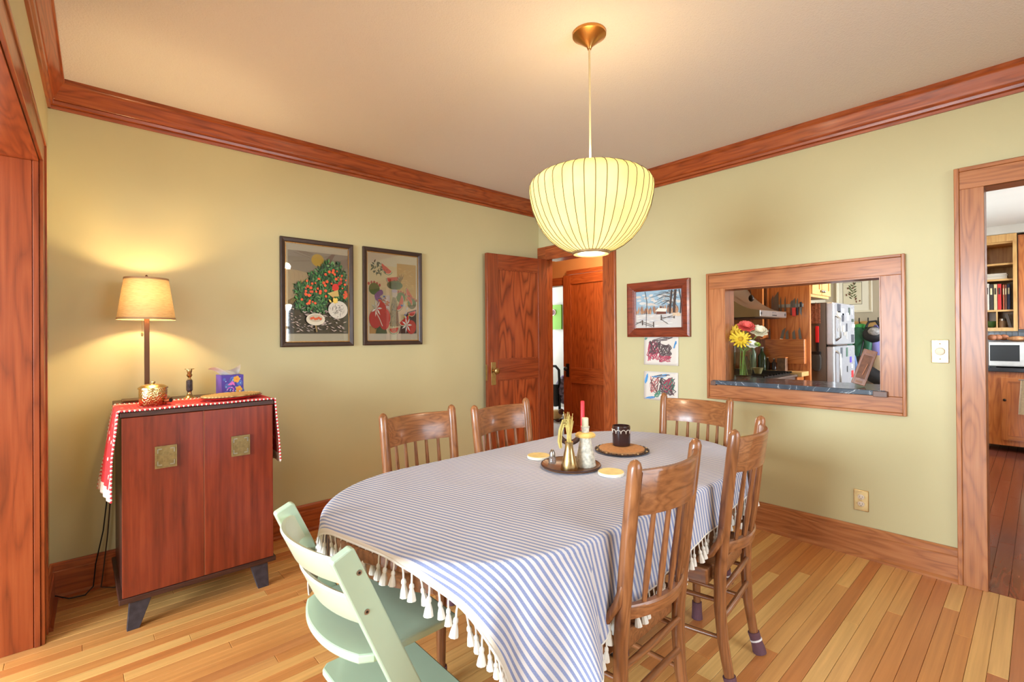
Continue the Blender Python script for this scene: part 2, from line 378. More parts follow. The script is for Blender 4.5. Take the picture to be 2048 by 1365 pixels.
t.bump(nz.outputs[0], 0.08, 0.001)
M_FLOOR = t.m
PW, UN = 0.0572, 0.115
pmesh = {}
def plank_geo(g, x0, y0, L, wd=PW, top=0.0, gap=0.0006):
    a = 0.0012
    lo, hi = [(x0 + gap, y0 + gap), (x0 + L - gap, y0 + wd - gap)]
    vs = [(lo[0], lo[1], top - 0.018), (hi[0], lo[1], top - 0.018), (hi[0], hi[1], top - 0.018), (lo[0], hi[1], top - 0.018),
          (lo[0], lo[1], top - a), (hi[0], lo[1], top - a), (hi[0], hi[1], top - a), (lo[0], hi[1], top - a),
          (lo[0] + a, lo[1] + a, top), (hi[0] - a, lo[1] + a, top), (hi[0] - a, hi[1] - a, top), (lo[0] + a, hi[1] - a, top)]
    g.add(vs, [(0, 1, 5, 4), (1, 2, 6, 5), (2, 3, 7, 6), (3, 0, 4, 7), (4, 5, 9, 8), (5, 6, 10, 9), (6, 7, 11, 10), (7, 4, 8, 11), (8, 9, 10, 11)])
row_y = YB - 0.004
nplank = 0; rest = G()
while row_y > -1.35:
    y0 = row_y - PW; x = -0.1 if y0 > 2.84 else -0.56; end = 3.35 if y0 > -5 else 3.35
    k_tot = int(round((end - x) / UN)); k = 0
    first = True
    while k < k_tot:
        n = R.randint(3, 14) if first else R.randint(6, 15); first = False
        n = min(n, k_tot - k)
        if k_tot - k - n < 3: n = k_tot - k
        x0 = x + k * UN
        if y0 > 0.02 and nplank < 296 and not (x0 + n * UN < 0.1 and y0 < 2.2):
            if n not in pmesh:
                g = G(); plank_geo(g, 0, 0, n * UN); pmesh[n] = mesh_of(g, M_FLOOR, name='plank')
            o = bpy.data.objects.new('plank', pmesh[n]); COL.objects.link(o); o.parent = FL; o.location = (x0, y0, 0); nplank += 1
        else: plank_geo(rest, x0, y0, n * UN)
        k += n
    row_y -= PW
row_y = YB - 0.004
while row_y > -1.35:
    x = -0.56 if row_y - PW < 2.84 else -0.245
    for q in range(3): plank_geo(rest, x - (q + 1) * 1.15, row_y - PW, 1.15)
    row_y -= PW
o = obj('plank_field', rest, M_FLOOR, FL); o['kind'] = 'stuff'

# kitchen doorway casing
def casing_right(name, label, y_in0, y_in1, ztop, wdt, mat, x=XR, sides=(1, 1), bb=0.02, jd=0.13, jw=0.008):
    t = sthing(name, label, 'door casing', (x, (y_in0 + y_in1) / 2, 0))
    h = ztop
    for sd, (ya, yb, yo) in ((0, (y_in0 - wdt + bb, y_in0, y_in0 - wdt)), (1, (y_in1, y_in1 + wdt - bb, y_in1 + wdt))):
        if not sides[sd]: continue
        obj('side_casing', G().box(x - 0.02, x, ya, yb, 0, h), mat('Z'), t, bevel=0.002)
        obj('side_backband', G().box(x - 0.028, x, min(yo, yb if sd else ya), max(yo, yb if sd else ya), 0, h + wdt), mat('Z'), t, bevel=0.003)
    obj('head_casing', G().box(x - 0.02, x, y_in0 - (wdt - bb) * sides[0], y_in1 + (wdt - bb) * sides[1], h, h + wdt - bb), mat('Y'), t, bevel=0.002)
    obj('head_backband', G().box(x - 0.028, x, y_in0 - (wdt - bb) * sides[0], y_in1 + (wdt - bb) * sides[1], h + wdt - bb, h + wdt), mat('Y'), t, bevel=0.003)
    obj('jamb_board', G().box(x - 0.012, x + jd, y_in1, y_in1 + jw, 0, h), mat('Z'), t)
    obj('jamb_board', G().box(x - 0.012, x + 0.13, y_in0 - 0.008, y_in0, 0, h), mat('Z'), t)
    obj('head_jamb', G().box(x - 0.012, x + 0.13, y_in0, y_in1, h, h + 0.008), mat('Y'), t)
    return t
casing_right('trim_5', 'oak door casing around the kitchen doorway', -0.63, 0.188, 2.012, 0.11, WO)
casing_right('trim_6', 'dark oak door casing behind the open panelled door', 2.518, 3.192, 2.012, 0.128, WR, sides=(1, 0), jd=0.076, jw=0.068)
obj('side_casing', G().box(XR - 0.02, XR, 3.192, 3.298, 0, 2.012), WR('Z'), bpy.data.objects['trim_6'])
obj('head_casing', G().box(XR - 0.02, XR, 3.192, 3.298, 2.012, 2.14), WR('Y'), bpy.data.objects['trim_6'])

# pass-through casing
t = sthing('trim_7', 'oak frame around the kitchen pass-through', 'window casing', (XR, 1.05, 0.83))
X0 = XR - 0.02
obj('side_board', G().box(X0, XR, 1.485, 1.59, 0.935, 1.607), WO('Z'), t, bevel=0.002)
obj('side_board', G().box(X0, XR, 0.512, 0.605, 0.935, 1.607), WO('Z'), t, bevel=0.002)
obj('head_board', G().box(X0, XR, 0.512, 1.59, 1.607, 1.702), WO('Y'), t, bevel=0.002)
obj('apron_board', G().box(X0, XR, 0.512, 1.59, 0.848, 0.934), WO('Y'), t, bevel=0.002)
for (a, b, c, d) in ((1.59, 1.606, 0.832, 1.718), (0.496, 0.512, 0.832, 1.718)): obj('backband', G().box(XR - 0.03, XR, a, b, c, d), WO('Z'), t, bevel=0.003)
for (c, d) in ((1.702, 1.718), (0.832, 0.848)): obj('backband', G().box(XR - 0.03, XR, 0.512, 1.59, c, d), WO('Y'), t, bevel=0.003)
obj('side_jamb', G().box(XR - 0.015, XR + 0.13, 1.478, 1.49, 0.966, 1.607), WO('Z'), t)
obj('side_jamb', G().box(XR - 0.015, XR + 0.13, 0.603, 0.612, 0.966, 1.607), WO('Z'), t)
obj('head_jamb', G().box(XR - 0.015, XR + 0.13, 0.612, 1.478, 1.598, 1.607), WO('Y'), t)
# stone ledge
tt = NT('veined_soapstone'); tc = tt.n('ShaderNodeTexCoord'); n1 = tt.n('ShaderNodeTexNoise', i_Scale=6.0, i_Detail=5.0, i_Distortion=1.5)
tt.l(tc.outputs['Object'], n1.inputs['Vector'])
tt.l(tt.ramp(n1.outputs[0], [(0.40, s(62, 70, 80)), (0.495, s(80, 90, 102)), (0.5, s(190, 198, 204)), (0.508, s(76, 86, 98)), (0.7, s(56, 62, 72))]), tt.b.inputs['Base Color'])
tt.b.inputs['Roughness'].default_value = 0.16; M_STONE = tt.m
t = thing('stone_ledge', 'dark veined stone counter ledge set in the kitchen pass-through', 'counter', (3.5, 1.05, 0.935))
obj('slab', G().box(3.31, 3.50, 0.585, 1.56, 0.936, 0.966), M_STONE, t, bevel=0.004)
obj('slab_back', G().box(3.50, 3.72, 0.50, 1.60, 0.936, 0.966), M_STONE, t)
obj('corner_cap', G().box(3.305, 3.345, 0.575, 0.64, 0.930, 0.962), plain('bronze_corner', s(112, 84, 72), 0.4), t, bevel=0.003)
obj('corner_cap', G().box(3.305, 3.345, 1.535, 1.57, 0.930, 0.962), MATS['bronze_corner'], t, bevel=0.003)

# ---------------------------------------------------------------- open panelled door
t = sthing('door_1', 'open dark oak two-panel door folded back against the sage wall', 'door', (3.328, 3.195, 0.0))
ang = math.radians(180 - 5.2)
t.rotation_euler = (0, 0, ang)
DW, DH, DT = 0.692, 2.012, 0.036
def dbox(a, b, z0, z1, y0=0.0, y1=DT): return G().box(a, b, -y1 + DT, -y0 + DT, z0, z1)
# local x runs from the hinge to the free edge, local +y faces the room
for (a, b) in ((0.0, 0.115), (DW - 0.115, DW)): obj('stile', G().box(a, b, 0, DT, 0.012, DH), WD('Z'), t, bevel=0.003, local=True)
for (z0, z1) in ((0.012, 0.22), (0.90, 1.08), (1.885, DH)): obj('rail', G().box(0.115, DW - 0.115, 0.001, DT - 0.001, z0, z1), WD('X'), t, bevel=0.002, local=True)
for (z0, z1) in ((0.22, 0.90), (1.08, 1.885)):
    pn = obj('panel', G().box(0.115, DW - 0.115, 0.012, DT - 0.012, z0, z1), wood('flame_oak', s(176, 88, 44), s(156, 70, 32), s(96, 38, 16), axis='Z', rings=4.5, across=40, ringmix=0.5, distort=7, coat=0.25, vary=0.05), t, local=True)
    for yy in (DT - 0.012, 0.004):
        obj('panel_moulding', G().box(0.115, 0.125, yy, yy + 0.008, z0, z1).box(DW - 0.125, DW - 0.115, yy, yy + 0.008, z0, z1).box(0.125, DW - 0.125, yy, yy + 0.008, z1 - 0.01, z1).box(0.125, DW - 0.125, yy, yy + 0.008, z0, z0 + 0.01), WD('Z'), pn, local=True)
kp = obj('knob_plate', G().box(DW - 0.085, DW - 0.035, DT, DT + 0.004, 0.86, 1.06), M_BRASS, t, bevel=0.004, local=True, label='aged brass knob plate')
g = G(); prof = [(0.012, 0), (0.01, 0.03), (0.024, 0.036), (0.029, 0.048), (0.026, 0.06), (0.01, 0.066)]
g.lathe(prof, 16); g.v = [(x + DW - 0.06, z + DT + 0.004, y + 0.985) for x, y, z in g.v]
obj('knob', g, M_BRASS, kp, smooth=True, local=True)
obj('lock_edge', G().box(DW, DW + 0.002, 0.006, DT - 0.006, 0.90, 1.04), M_BRASS, t, local=True)
for z0 in (0.25, 1.7):
    g = G().tube([(0.0, -0.004, z0), (0.0, -0.004, z0 + 0.09)], 0.006, 8); obj('hinge', g, M_DARKM, t, local=True)

# ---------------------------------------------------------------- pendant lamp
PX, PY = 1.625, 1.287
t = thing('pendant_lamp', 'yellow ribbed bubble pendant lamp hanging over the dining table', 'lamp', (PX, PY, ZC))
obj('canopy', G().lathe([(0.071, 0), (0.071, -0.012), (0.064, -0.016), (0.012, -0.058), (0.008, -0.07)], 32), M_BRASS2 if False else plain('satin_brass', s(206, 150, 84), 0.3, 1.0), t, smooth=True, local=True)
obj('cord', G().tube([(0, 0, -0.06), (0.001, 0, -0.3), (0, 0, 1.985 - ZC)], 0.0042, 8), plain('cream_cord', s(222, 200, 150), 0.6), t, smooth=True, local=True)
prof = [(0.075, 1.640), (0.105, 1.650), (0.138, 1.668), (0.172, 1.695), (0.203, 1.731), (0.228, 1.774), (0.247, 1.822), (0.257, 1.868), (0.2605, 1.902), (0.259, 1.922), (0.249, 1.940), (0.228, 1.957), (0.195, 1.972), (0.15, 1.985), (0.10, 1.994), (0.05, 1.999)]
tt = NT('bubble_lamp_skin'); tc = tt.n('ShaderNodeTexCoord'); nz = tt.n('ShaderNodeTexNoise', i_Scale=9.0, i_Detail=3.0); tt.l(tc.outputs['Object'], nz.inputs['Vector'])
cc = tt.ramp(nz.outputs[0], [(0.3, s(226, 208, 142)), (0.7, s(234, 218, 160))])
tl = tt.n('ShaderNodeBsdfTranslucent'); df = tt.n('ShaderNodeBsdfDiffuse'); tt.l(cc, tl.inputs[0]); tt.l(cc, df.inputs[0])
em = tt.n('ShaderNodeEmission'); tt.l(cc, em.inputs[0]); em.inputs[1].default_value = 0.045
mx = tt.n('ShaderNodeMixShader', i_0=0.25); tt.l(df.outputs[0], mx.inputs[1]); tt.l(tl.outputs[0], mx.inputs[2])
ads = tt.n('ShaderNodeAddShader'); tt.l(mx.outputs[0], ads.inputs[0]); tt.l(em.outputs[0], ads.inputs[1]); tt.l(ads.outputs[0], tt.out.inputs[0])
sh = obj('shade', G().lathe([(r, z - ZC) for r, z in prof], 76, cap=False), tt.m, t, smooth='all', local=True)
rib_m = plain('shade_wire', s(92, 76, 44), 0.7)
rg = G().tube([(r + 0.0008, 0, z - ZC) for r, z in prof], 0.0015, 5)
rme = mesh_of(rg, rib_m, True, 'rib')
for k in range(38):
    o = bpy.data.objects.new('rib', rme); COL.objects.link(o); o.parent = sh; o.rotation_euler = (0, 0, 2 * PI * (k + 0.5) / 38)
obj('rim', G().lathe([(0.079, 1.643 - ZC), (0.080, 1.634 - ZC), (0.074, 1.630 - ZC), (0.057, 1.632 - ZC), (0.057, 1.640 - ZC), (0.072, 1.644 - ZC), (0.079, 1.643 - ZC)], 40, cap=False), plain('rim_metal', s(150, 128, 92), 0.4, 0.6), t, smooth=True, local=True)
obj('diffuser', G().lathe([(0.001, 1.634 - ZC), (0.056, 1.634 - ZC), (0.056, 1.638 - ZC), (0.001, 1.638 - ZC)], 32), glow('diffuser_glow', (1.0, 0.93, 0.72, 1), 3.0), t, local=True)
bulb('pendant_bulb', (PX, PY, 1.82), 2.7, (1.0, 0.80, 0.50), 0.05)
bulb('pendant_down_light', (PX, PY, 1.622), 13.0, (1.0, 0.82, 0.60), 0.05)
bulb('pendant_top_light', (PX, PY, 2.03), 9.0, (1.0, 0.76, 0.46), 0.04)

# ---------------------------------------------------------------- lamp cabinet
WM = wood('mahogany_veneer', s(152, 68, 38), s(124, 46, 25), s(66, 20, 11), axis='Z', rings=30, across=36, rough=0.28, ringmix=0.12, coat=0.35, vary=0.06, distort=1.2)
WE = wood('dark_walnut_edge', s(84, 48, 36), s(66, 36, 28), s(40, 22, 18), axis='X', rings=10, across=60, rough=0.4, vary=0.05)
CX0, CX1, CY0, CY1 = 0.145, 0.757, 2.715, 3.26
t = thing('cabinet', 'mahogany two-door cabinet with splayed dark legs under the lamp', 'cabinet', (0.45, 2.98, 0.0))
obj('side_panel', G().box(CX0 + 0.004, CX0 + 0.024, CY0, CY1, 0.15, 0.94), WE, t, bevel=0.002)
obj('side_panel', G().box(CX1 - 0.024, CX1 - 0.004, CY0, CY1, 0.15, 0.94), WE, t, bevel=0.002)
obj('back_panel', G().box(CX0 + 0.024, CX1 - 0.024, CY1 - 0.01, CY1, 0.15, 0.94), WE, t)
obj('top_board', G().box(CX0 - 0.006, CX1 + 0.006, CY0 - 0.02, CY1 + 0.01, 0.94, 0.962), WE, t, bevel=0.003)
obj('base_board', G().box(CX0 - 0.012, CX1 + 0.012, CY0 - 0.022, CY1, 0.126, 0.150), WE, t, bevel=0.003)
brz = plain('bronze_plate', s(150, 128, 84), 0.35, 0.8, noise=0.2, nscale=60)
brl = plain('pewter_relief', s(178, 170, 150), 0.3, 0.9)
for i, (xa, xb, pxc, pz) in enumerate(((CX0, 0.449, 0.302, 0.748), (0.453, CX1, 0.606, 0.750))):
    dr = obj('door', G().box(xa, xb, CY0 - 0.02, CY0, 0.152, 0.938), WM, t, bevel=0.002)
    pl = obj('pull_plate', G().box(pxc - 0.041, pxc + 0.041, CY0 - 0.026, CY0 - 0.02, pz - 0.05, pz + 0.05), brz, dr, bevel=0.003, label='square cast bronze pull plate')
    g = G(); y0, y1 = CY0 - 0.030, CY0 - 0.026
    g.box(pxc - 0.041, pxc + 0.041, y0, y1, pz + 0.044, pz + 0.05).box(pxc - 0.041, pxc + 0.041, y0, y1, pz - 0.05, pz - 0.044)
    g.box(pxc - 0.041, pxc - 0.035, y0, y1, pz - 0.044, pz + 0.044).box(pxc + 0.035, pxc + 0.041, y0, y1, pz - 0.044, pz + 0.044)
    obj('plate_rim', g, brz, dr)
    g = G(); g.box(pxc - 0.013, pxc + 0.013, y0 + .001, y1, pz - 0.014, pz + 0.014).box(pxc - 0.005, pxc + 0.005, y0, y1 - .0004, pz - 0.024, pz + 0.024).box(pxc - 0.022, pxc + 0.022, y0 + .0005, y1 - .0008, pz - 0.005, pz + 0.005)
    obj('relief_centre', g, brz, dr)
    for sx in (-1, 1):
        for sz in (-1, 1):
            cx_, cz_ = pxc + sx * 0.023, pz + sz * 0.028
            g = G().box(cx_ - 0.008, cx_ + 0.008, y0, y1, cz_ - 0.002 + sz * 0.008, cz_ + 0.002 + sz * 0.008).box(cx_ - 0.002 + sx * 0.008, cx_ + 0.002 + sx * 0.008, y0, y1, cz_ - 0.01, cz_ + 0.01)
            obj('relief_scroll', g, brl, dr)
obj('centre_strip', G().box(0.449, 0.453, CY0 - 0.016, CY0, 0.152, 0.938), plain('pink_wood_strip', s(176, 112, 84), 0.4), t)
LEG = plain('scuffed_black_leg', s(58, 52, 58), 0.5, noise=0.5, nscale=25)
for sx in (0, 1):
    for yy in (CY0 + 0.02, CY1 - 0.06):
        a = CX0 + 0.055 if sx == 0 else CX1 - 0.055; d = -1 if sx == 0 else 1
        foot = CX0 + 0.025 if sx == 0 else CX1 - 0.03
        g = G().prism([(a - 0.03, 0.126), (a + 0.05, 0.126), (foot + 0.035 , 0.0), (foot - 0.01, 0.0)] if sx == 0 else [(a - 0.05, 0.126), (a + 0.03, 0.126), (foot + 0.01, 0.0), (foot - 0.04, 0.0)], 'y', yy - 0.03, yy + 0.0)
        obj('leg', g, LEG, t, bevel=0.002)

# red runner over the cabinet
tt = NT('red_runner_cloth'); tc = tt.n('ShaderNodeTexCoord'); sp_ = tt.n('ShaderNodeSeparateXYZ'); tt.l(tc.outputs['UV'], sp_.inputs[0])
vv = sp_.outputs[1]; uu = sp_.outputs[0]
edge = tt.math('ABSOLUTE', tt.math('SUBTRACT', vv, 0.5))
bord = tt.math('GREATER_THAN', edge, 0.44)
dot = tt.math('GREATER_THAN', tt.math('SINE', tt.math('MULTIPLY', uu, 520.0)), -0.3)
endw = tt.math('GREATER_THAN', tt.math('ABSOLUTE', tt.math('SUBTRACT', uu, 0.5)), 0.465)
vor = tt.n('ShaderNodeTexVoronoi', i_Scale=1.0); mpv = tt.n('ShaderNodeMapping'); mpv.inputs['Scale'].default_value = (26, 7, 1); tt.l(tc.outputs['UV'], mpv.inputs[0]); tt.l(mpv.outputs[0], vor.inputs['Vector'])
flower = tt.math('MULTIPLY', tt.math('LESS_THAN', vor.outputs[0], 0.2), tt.math('LESS_THAN', edge, 0.34))
line = tt.math('LESS_THAN', tt.math('ABSOLUTE', tt.math('SUBTRACT', edge, 0.395)), 0.012)
wmask = tt.math('MAXIMUM', tt.math('MAXIMUM', tt.math('MULTIPLY', bord, dot), endw), tt.math('MAXIMUM', flower, line))
tt.l(tt.mixc(wmask, s(206, 44, 46), s(232, 208, 188)), tt.b.inputs['Base Color']); tt.b.inputs['Roughness'].default_value = 0.85
tt.bump(tt.math('SINE', tt.math('MULTIPLY', uu, 520.0)), 0.3, 0.002)
RY0, RY1 = 2.693, 2.985
def runner(u, v):
    L1, top, L2 = 0.385, CX1 - CX0 + 0.024, 0.335; tot = L1 + top + L2; q = u * tot
    wob = 0.006 * math.sin(9 * u + 5 * v) + 0.004 * math.sin(23 * u)
    y = RY0 + (RY1 - RY0) * v + 0.01 * math.sin(3 * u)
    if q < L1: d = L1 - q; return (CX0 - 0.013 - (0.06 + 0.07 * v) * d - 0.008 * abs(math.sin(11 * v + 8 * d)) * min(1, d * 5), y + (0.03 * d if v > .5 else 0.01 * d), 0.966 - d)
    if q < L1 + top: return (CX0 - 0.012 + (q - L1), y, 0.9665 + 0.0008 * math.sin(30 * u))
    d = q - L1 - top; return (CX1 + 0.013 + 0.06 * d + 0.006 * abs(math.sin(9 * v + 6 * d)) * min(1, d * 5), y + 0.02 * d, 0.966 - d)
g = G().grid(runner, 110, 14)
o = obj('table_runner', g, tt.m, smooth='all')
uvl = o.data.uv_layers.new(name='UVMap'); nvu = 111
for lp in o.data.loops: vi = lp.vertex_index; uvl.data[lp.index].uv = ((vi % nvu) / 110, (vi // nvu) / 14)
sm = o.modifiers.new('solid', 'SOLIDIFY'); sm.thickness = 0.003; sm.offset = 1
t = thing('red_runner', 'red and white woven runner draped over the mahogany cabinet', 'table runner', (0.45, 2.84, 0.9635))
o.name = 'cloth'; o.parent = t; o.matrix_parent_inverse = Matrix.Translation((-0.45, -2.84, -0.9635))
for v_ in (0.0, 1.0):
    for c_, off in ((s(226, 60, 70), 0), (s(240, 226, 216), 1)):
        g = G()
        for i in range(off, 150, 2):
            p = runner(i / 150, v_); g.ball((p[0], p[1] + (0.004 if v_ else -0.004), p[2] + 0.002), 0.0048, 6, 4)
        e = obj('crochet_edging', g, plain('crochet_red' if off == 0 else 'crochet_white', c_, 0.9), t); e['kind'] = 'stuff'

# lamp on the cabinet
LX, LY, LZ = 0.268, 3.08, 0.962
t = thing('table_lamp', 'tall table lamp with a linen drum shade on the mahogany cabinet', 'lamp', (LX, LY, LZ))
bz = plain('lamp_bronze', s(92, 62, 42), 0.35, 0.8)
obj('base', G().box(-0.10, 0.10, -0.055, 0.055, 0.0, 0.020), bz, t, bevel=0.004, local=True)
obj('pole', G().box(-0.0105, 0.0105, -0.0105, 0.0105, 0.02, 0.47), bz, t, bevel=0.002, local=True)
tt = NT('linen_shade'); tc = tt.n('ShaderNodeTexCoord'); mpv = tt.n('ShaderNodeMapping'); mpv.inputs['Scale'].default_value = (40, 40, 260); tt.l(tc.outputs['Object'], mpv.inputs[0])
nz = tt.n('ShaderNodeTexNoise', i_Scale=1.0, i_Detail=3.0); tt.l(mpv.outputs[0], nz.inputs['Vector'])
cc = tt.ramp(nz.outputs[0], [(0.3, s(196, 158, 108)), (0.7, s(214, 178, 126))])
tl = tt.n('ShaderNodeBsdfTranslucent'); df = tt.n('ShaderNodeBsdfDiffuse'); tt.l(cc, tl.inputs[0]); tt.l(cc, df.inputs[0])
mx = tt.n('ShaderNodeMixShader', i_0=0.03); tt.l(df.outputs[0], mx.inputs[1]); tt.l(tl.outputs[0], mx.inputs[2]); tt.l(mx.outputs[0], tt.out.inputs[0])
SH = obj('shade', G().lathe([(0.122, 0.423), (0.092, 0.632)], 48, cap=False), tt.m, t, smooth='all', local=True)
tr_ = plain('shade_trim', s(176, 140, 100), 0.8)
obj('shade_trim', G().lathe([(0.1235, 0.421), (0.1225, 0.431), (0.1215, 0.431), (0.1225, 0.421), (0.1235, 0.421)], 48, cap=False), tr_, SH, local=True)
obj('shade_trim', G().lathe([(0.0945, 0.624), (0.0935, 0.634), (0.0905, 0.634), (0.0915, 0.624), (0.0945, 0.624)], 48, cap=False), tr_, SH, local=True)
obj('finial', G().lathe([(0.003, 0.60), (0.003, 0.636), (0.007, 0.638), (0.006, 0.646), (0.001, 0.652)], 12), bz, t, smooth=True, local=True)
g = G()
for k in range(3):
    a = 2 * PI * k / 3; g.tube([(0, 0, 0.625), (0.0905 * math.cos(a), 0.0905 * math.sin(a), 0.628)], 0.0015, 5)
obj('spider', g, bz, t, local=True)
obj('bulb', G().ball((0, 0, 0.545), 0.026, 14, 10), glow('bulb_glow', (1.0, 0.80, 0.5, 1), 9.0), t, smooth='all', local=True)
g = G().tube([(-0.02, -0.012, 0.47), (-0.02, -0.014, 0.355)], 0.001, 5); g.lathe([(0.001, 0.335), (0.005, 0.34), (0.005, 0.352), (0.001, 0.358)], 8, c=(-0.02, -0.014, 0))
obj('pull_chain', g, M_BRASS, t, local=True)
bulb('table_lamp_light', (LX, LY - 0.028, LZ + 0.515), 11.0, (1.0, 0.74, 0.40), 0.02)
bulb('table_lamp_light_up', (LX, LY - 0.028, LZ + 0.575), 9.0, (1.0, 0.74, 0.40), 0.02)

# things on the cabinet
t = thing('brass_pot', 'hammered brass pot with a lid on the red runner', 'pot', (0.272, 2.86, 0.970))
tt = NT('hammered_brass'); tc = tt.n('ShaderNodeTexCoord'); vo = tt.n('ShaderNodeTexVoronoi', i_Scale=150.0, feature='SMOOTH_F1'); tt.l(tc.outputs['Object'], vo.inputs['Vector'])
tt.b.inputs['Base Color'].default_value = s(200, 170, 118); tt.b.inputs['Metallic'].default_value = 1; tt.b.inputs['Roughness'].default_value = 0.2; tt.bump(vo.outputs[0], 0.9, 0.003)
obj('body', G().lathe([(0.052, 0), (0.055, 0.004), (0.056, 0.07), (0.054, 0.078)], 28), tt.m, t, smooth=True, local=True)
ld = obj('lid', G().lathe([(0.060, 0.078), (0.059, 0.084), (0.045, 0.094), (0.02, 0.1), (0.002, 0.101)], 28), M_BRASS2, t, smooth=True, local=True)
obj('lid_knob', G().lathe([(0.006, 0.1), (0.009, 0.106), (0.008, 0.112), (0.001, 0.114)], 12), M_BRASS2, ld, smooth=True, local=True)
g = G().tube([(0.045, -0.038, 0.018), (0.062, -0.062, 0.022)], 0.0105, 14, cap=False); obj('handle_socket', g, plain('copper_socket', s(176, 96, 60), 0.3, 0.9), t, smooth=True, local=True)
obj('socket_hole', G().tube([(0.0612, -0.061, 0.0218), (0.0615, -0.0614, 0.0219)], 0.009, 14), M_BLACK, t, local=True)
t = thing('candlestick', 'brass candlestick with a marbled dark stem beside the tissue box', 'candlestick', (0.446, 3.05, 0.962))
obj('foot', G().lathe([(0.038, 0), (0.038, 0.004), (0.022, 0.012), (0.012, 0.026), (0.009, 0.036), (0.011, 0.042)], 24), M_BRASS, t, smooth=True, local=True)
obj('stem', G().lathe([(0.011, 0.042), (0.015, 0.05), (0.015, 0.098), (0.011, 0.105)], 8), plain('dark_marble', s(62, 56, 58), 0.25, noise=0.6, nscale=40), t, local=True)
obj('cup', G().lathe([(0.009, 0.105), (0.006, 0.115), (0.014, 0.128), (0.009, 0.138), (0.013, 0.152), (0.012, 0.158), (0.022, 0.16), (0.022, 0.163), (0.001, 0.164)], 24), M_BRASS, t, smooth=True, local=True)
t = thing('tissue_box', 'blue and purple floral tissue box on the mahogany cabinet', 'tissue box', (0.635, 3.052, 0.9625), 0.06)
obj('carton', G().box(-0.054, 0.054, -0.054, 0.054, 0, 0.12), plain('indigo_carton', s(88, 66, 160), 0.5, noise=0.3, nscale=14), t, local=True)
cv = Canvas(lambda x, y, d: (-0.054 + 0.108 * x, -0.0541 - d, 0.12 * y))
cv.rect(0, 1, 0, 1, s(76, 58, 156))
for _ in range(14): cv.disc(R.uniform(.1, .9), R.uniform(.1, .9), R.uniform(.06, .16), jit(s(80, 110, 190), .3), 10)
for (x, y, r) in ((.68, .8, .15), (.78, .33, .15), (.2, .06, .13), (.5, .05, .1)):
    for k in range(5): cv.disc(x + r * .6 * math.cos(k * 1.257), y + r * .6 * math.sin(k * 1.257), r * .5, s(224, 162, 60), 10)
    cv.disc(x, y, r * .3, s(240, 130, 40), 8)
cv.leaf(.25, .55, .35, .14, .3, s(214, 110, 190)); cv.leaf(.6, .5, .3, .12, 2.2, s(214, 110, 190)); cv.line([(.22, .3), (.3, .42), (.45, .45), (.55, .36), (.5, .2)], .05, s(190, 90, 200))
for _ in range(16): cv.disc(R.uniform(.08, .9), R.uniform(.1, .9), .025, s(170, 210, 240), 8)
obj('floral_print', cv.g, M_PRINT, t, local=True)
def tis(u, v):
    a = (u - .5) * 0.09; return (a * (1 + .5 * v) - 0.020 * v - 0.03 * v * v * (1 - u), 0.014 * math.sin(u * 9 + 3 * v) - 0.045 * v * (1 - .6 * u), 0.118 + 0.062 * v * (0.75 + 0.3 * math.sin(u * 6 + 1)) - 0.05 * max(0, .45 - u) * v * v)
obj('tissue', G().grid(tis, 14, 8), plain('tissue_paper', s(238, 226, 204), 0.9), t, smooth='all', local=True)
def oval(g, a, b, z0, z1, n=36):
    vs = [(a * math.cos(2 * PI * k / n), b * math.sin(2 * PI * k / n), z) for z in (z0, z1) for k in range(n)]
    return g.add(vs, [tuple(range(n - 1, -1, -1)), tuple(range(n, 2 * n))] + [(k, (k + 1) % n, n + (k + 1) % n, n + k) for k in range(n)])
t = thing('oval_platter', 'red oval platter holding a woven mat on the red runner', 'platter', (0.600, 2.845, 0.9712), 0.25)
g = G(); n = 40
for a, b, z in ((0.10, 0.07, 0.0), (0.15, 0.105, 0.012), (0.152, 0.107, 0.014), (0.142, 0.098, 0.012), (0.095, 0.066, 0.004)):
    g.v += [(a * math.cos(2 * PI * k / n), b * math.sin(2 * PI * k / n), z) for k in range(n)]
g.f = [(i * n + k, i * n + (k + 1) % n, (i + 1) * n + (k + 1) % n, (i + 1) * n + k) for i in range(4) for k in range(n)] + [tuple(range(n - 1, -1, -1)), tuple(4 * n + k for k in range(n))]; g.c = [None] * len(g.f)
obj('dish', g, plain('red_glaze', s(204, 50, 40), 0.25), t, smooth=True, local=True)
t = thing('woven_mat', 'tan woven oval mat resting on the red platter', 'mat', (0.602, 2.852, 0.9862), 0.22)
tt = NT('woven_straw'); tc = tt.n('ShaderNodeTexCoord'); wv = tt.n('ShaderNodeTexWave', wave_type='RINGS', rings_direction='Z', i_Scale=60.0, i_Distortion=0.6); tt.l(tc.outputs['Object'], wv.inputs['Vector'])
tt.l(tt.ramp(wv.outputs[0], [(0.2, s(150, 114, 62)), (0.8, s(206, 170, 104))]), tt.b.inputs['Base Color']); tt.b.inputs['Roughness'].default_value = 0.8; tt.bump(wv.outputs[0], 0.5, 0.002)
M_STRAW = tt.m
obj('mat_disc', oval(G(), 0.136, 0.092, 0, 0.006), M_STRAW, t, local=True, bevel=0.002)
obj('mat_border', G().tube([(0.138 * math.cos(2 * PI * k / 40), 0.094 * math.sin(2 * PI * k / 40), 0.004) for k in range(41)], 0.0045, 6, cap=False), M_STRAW, t, smooth=True, local=True)
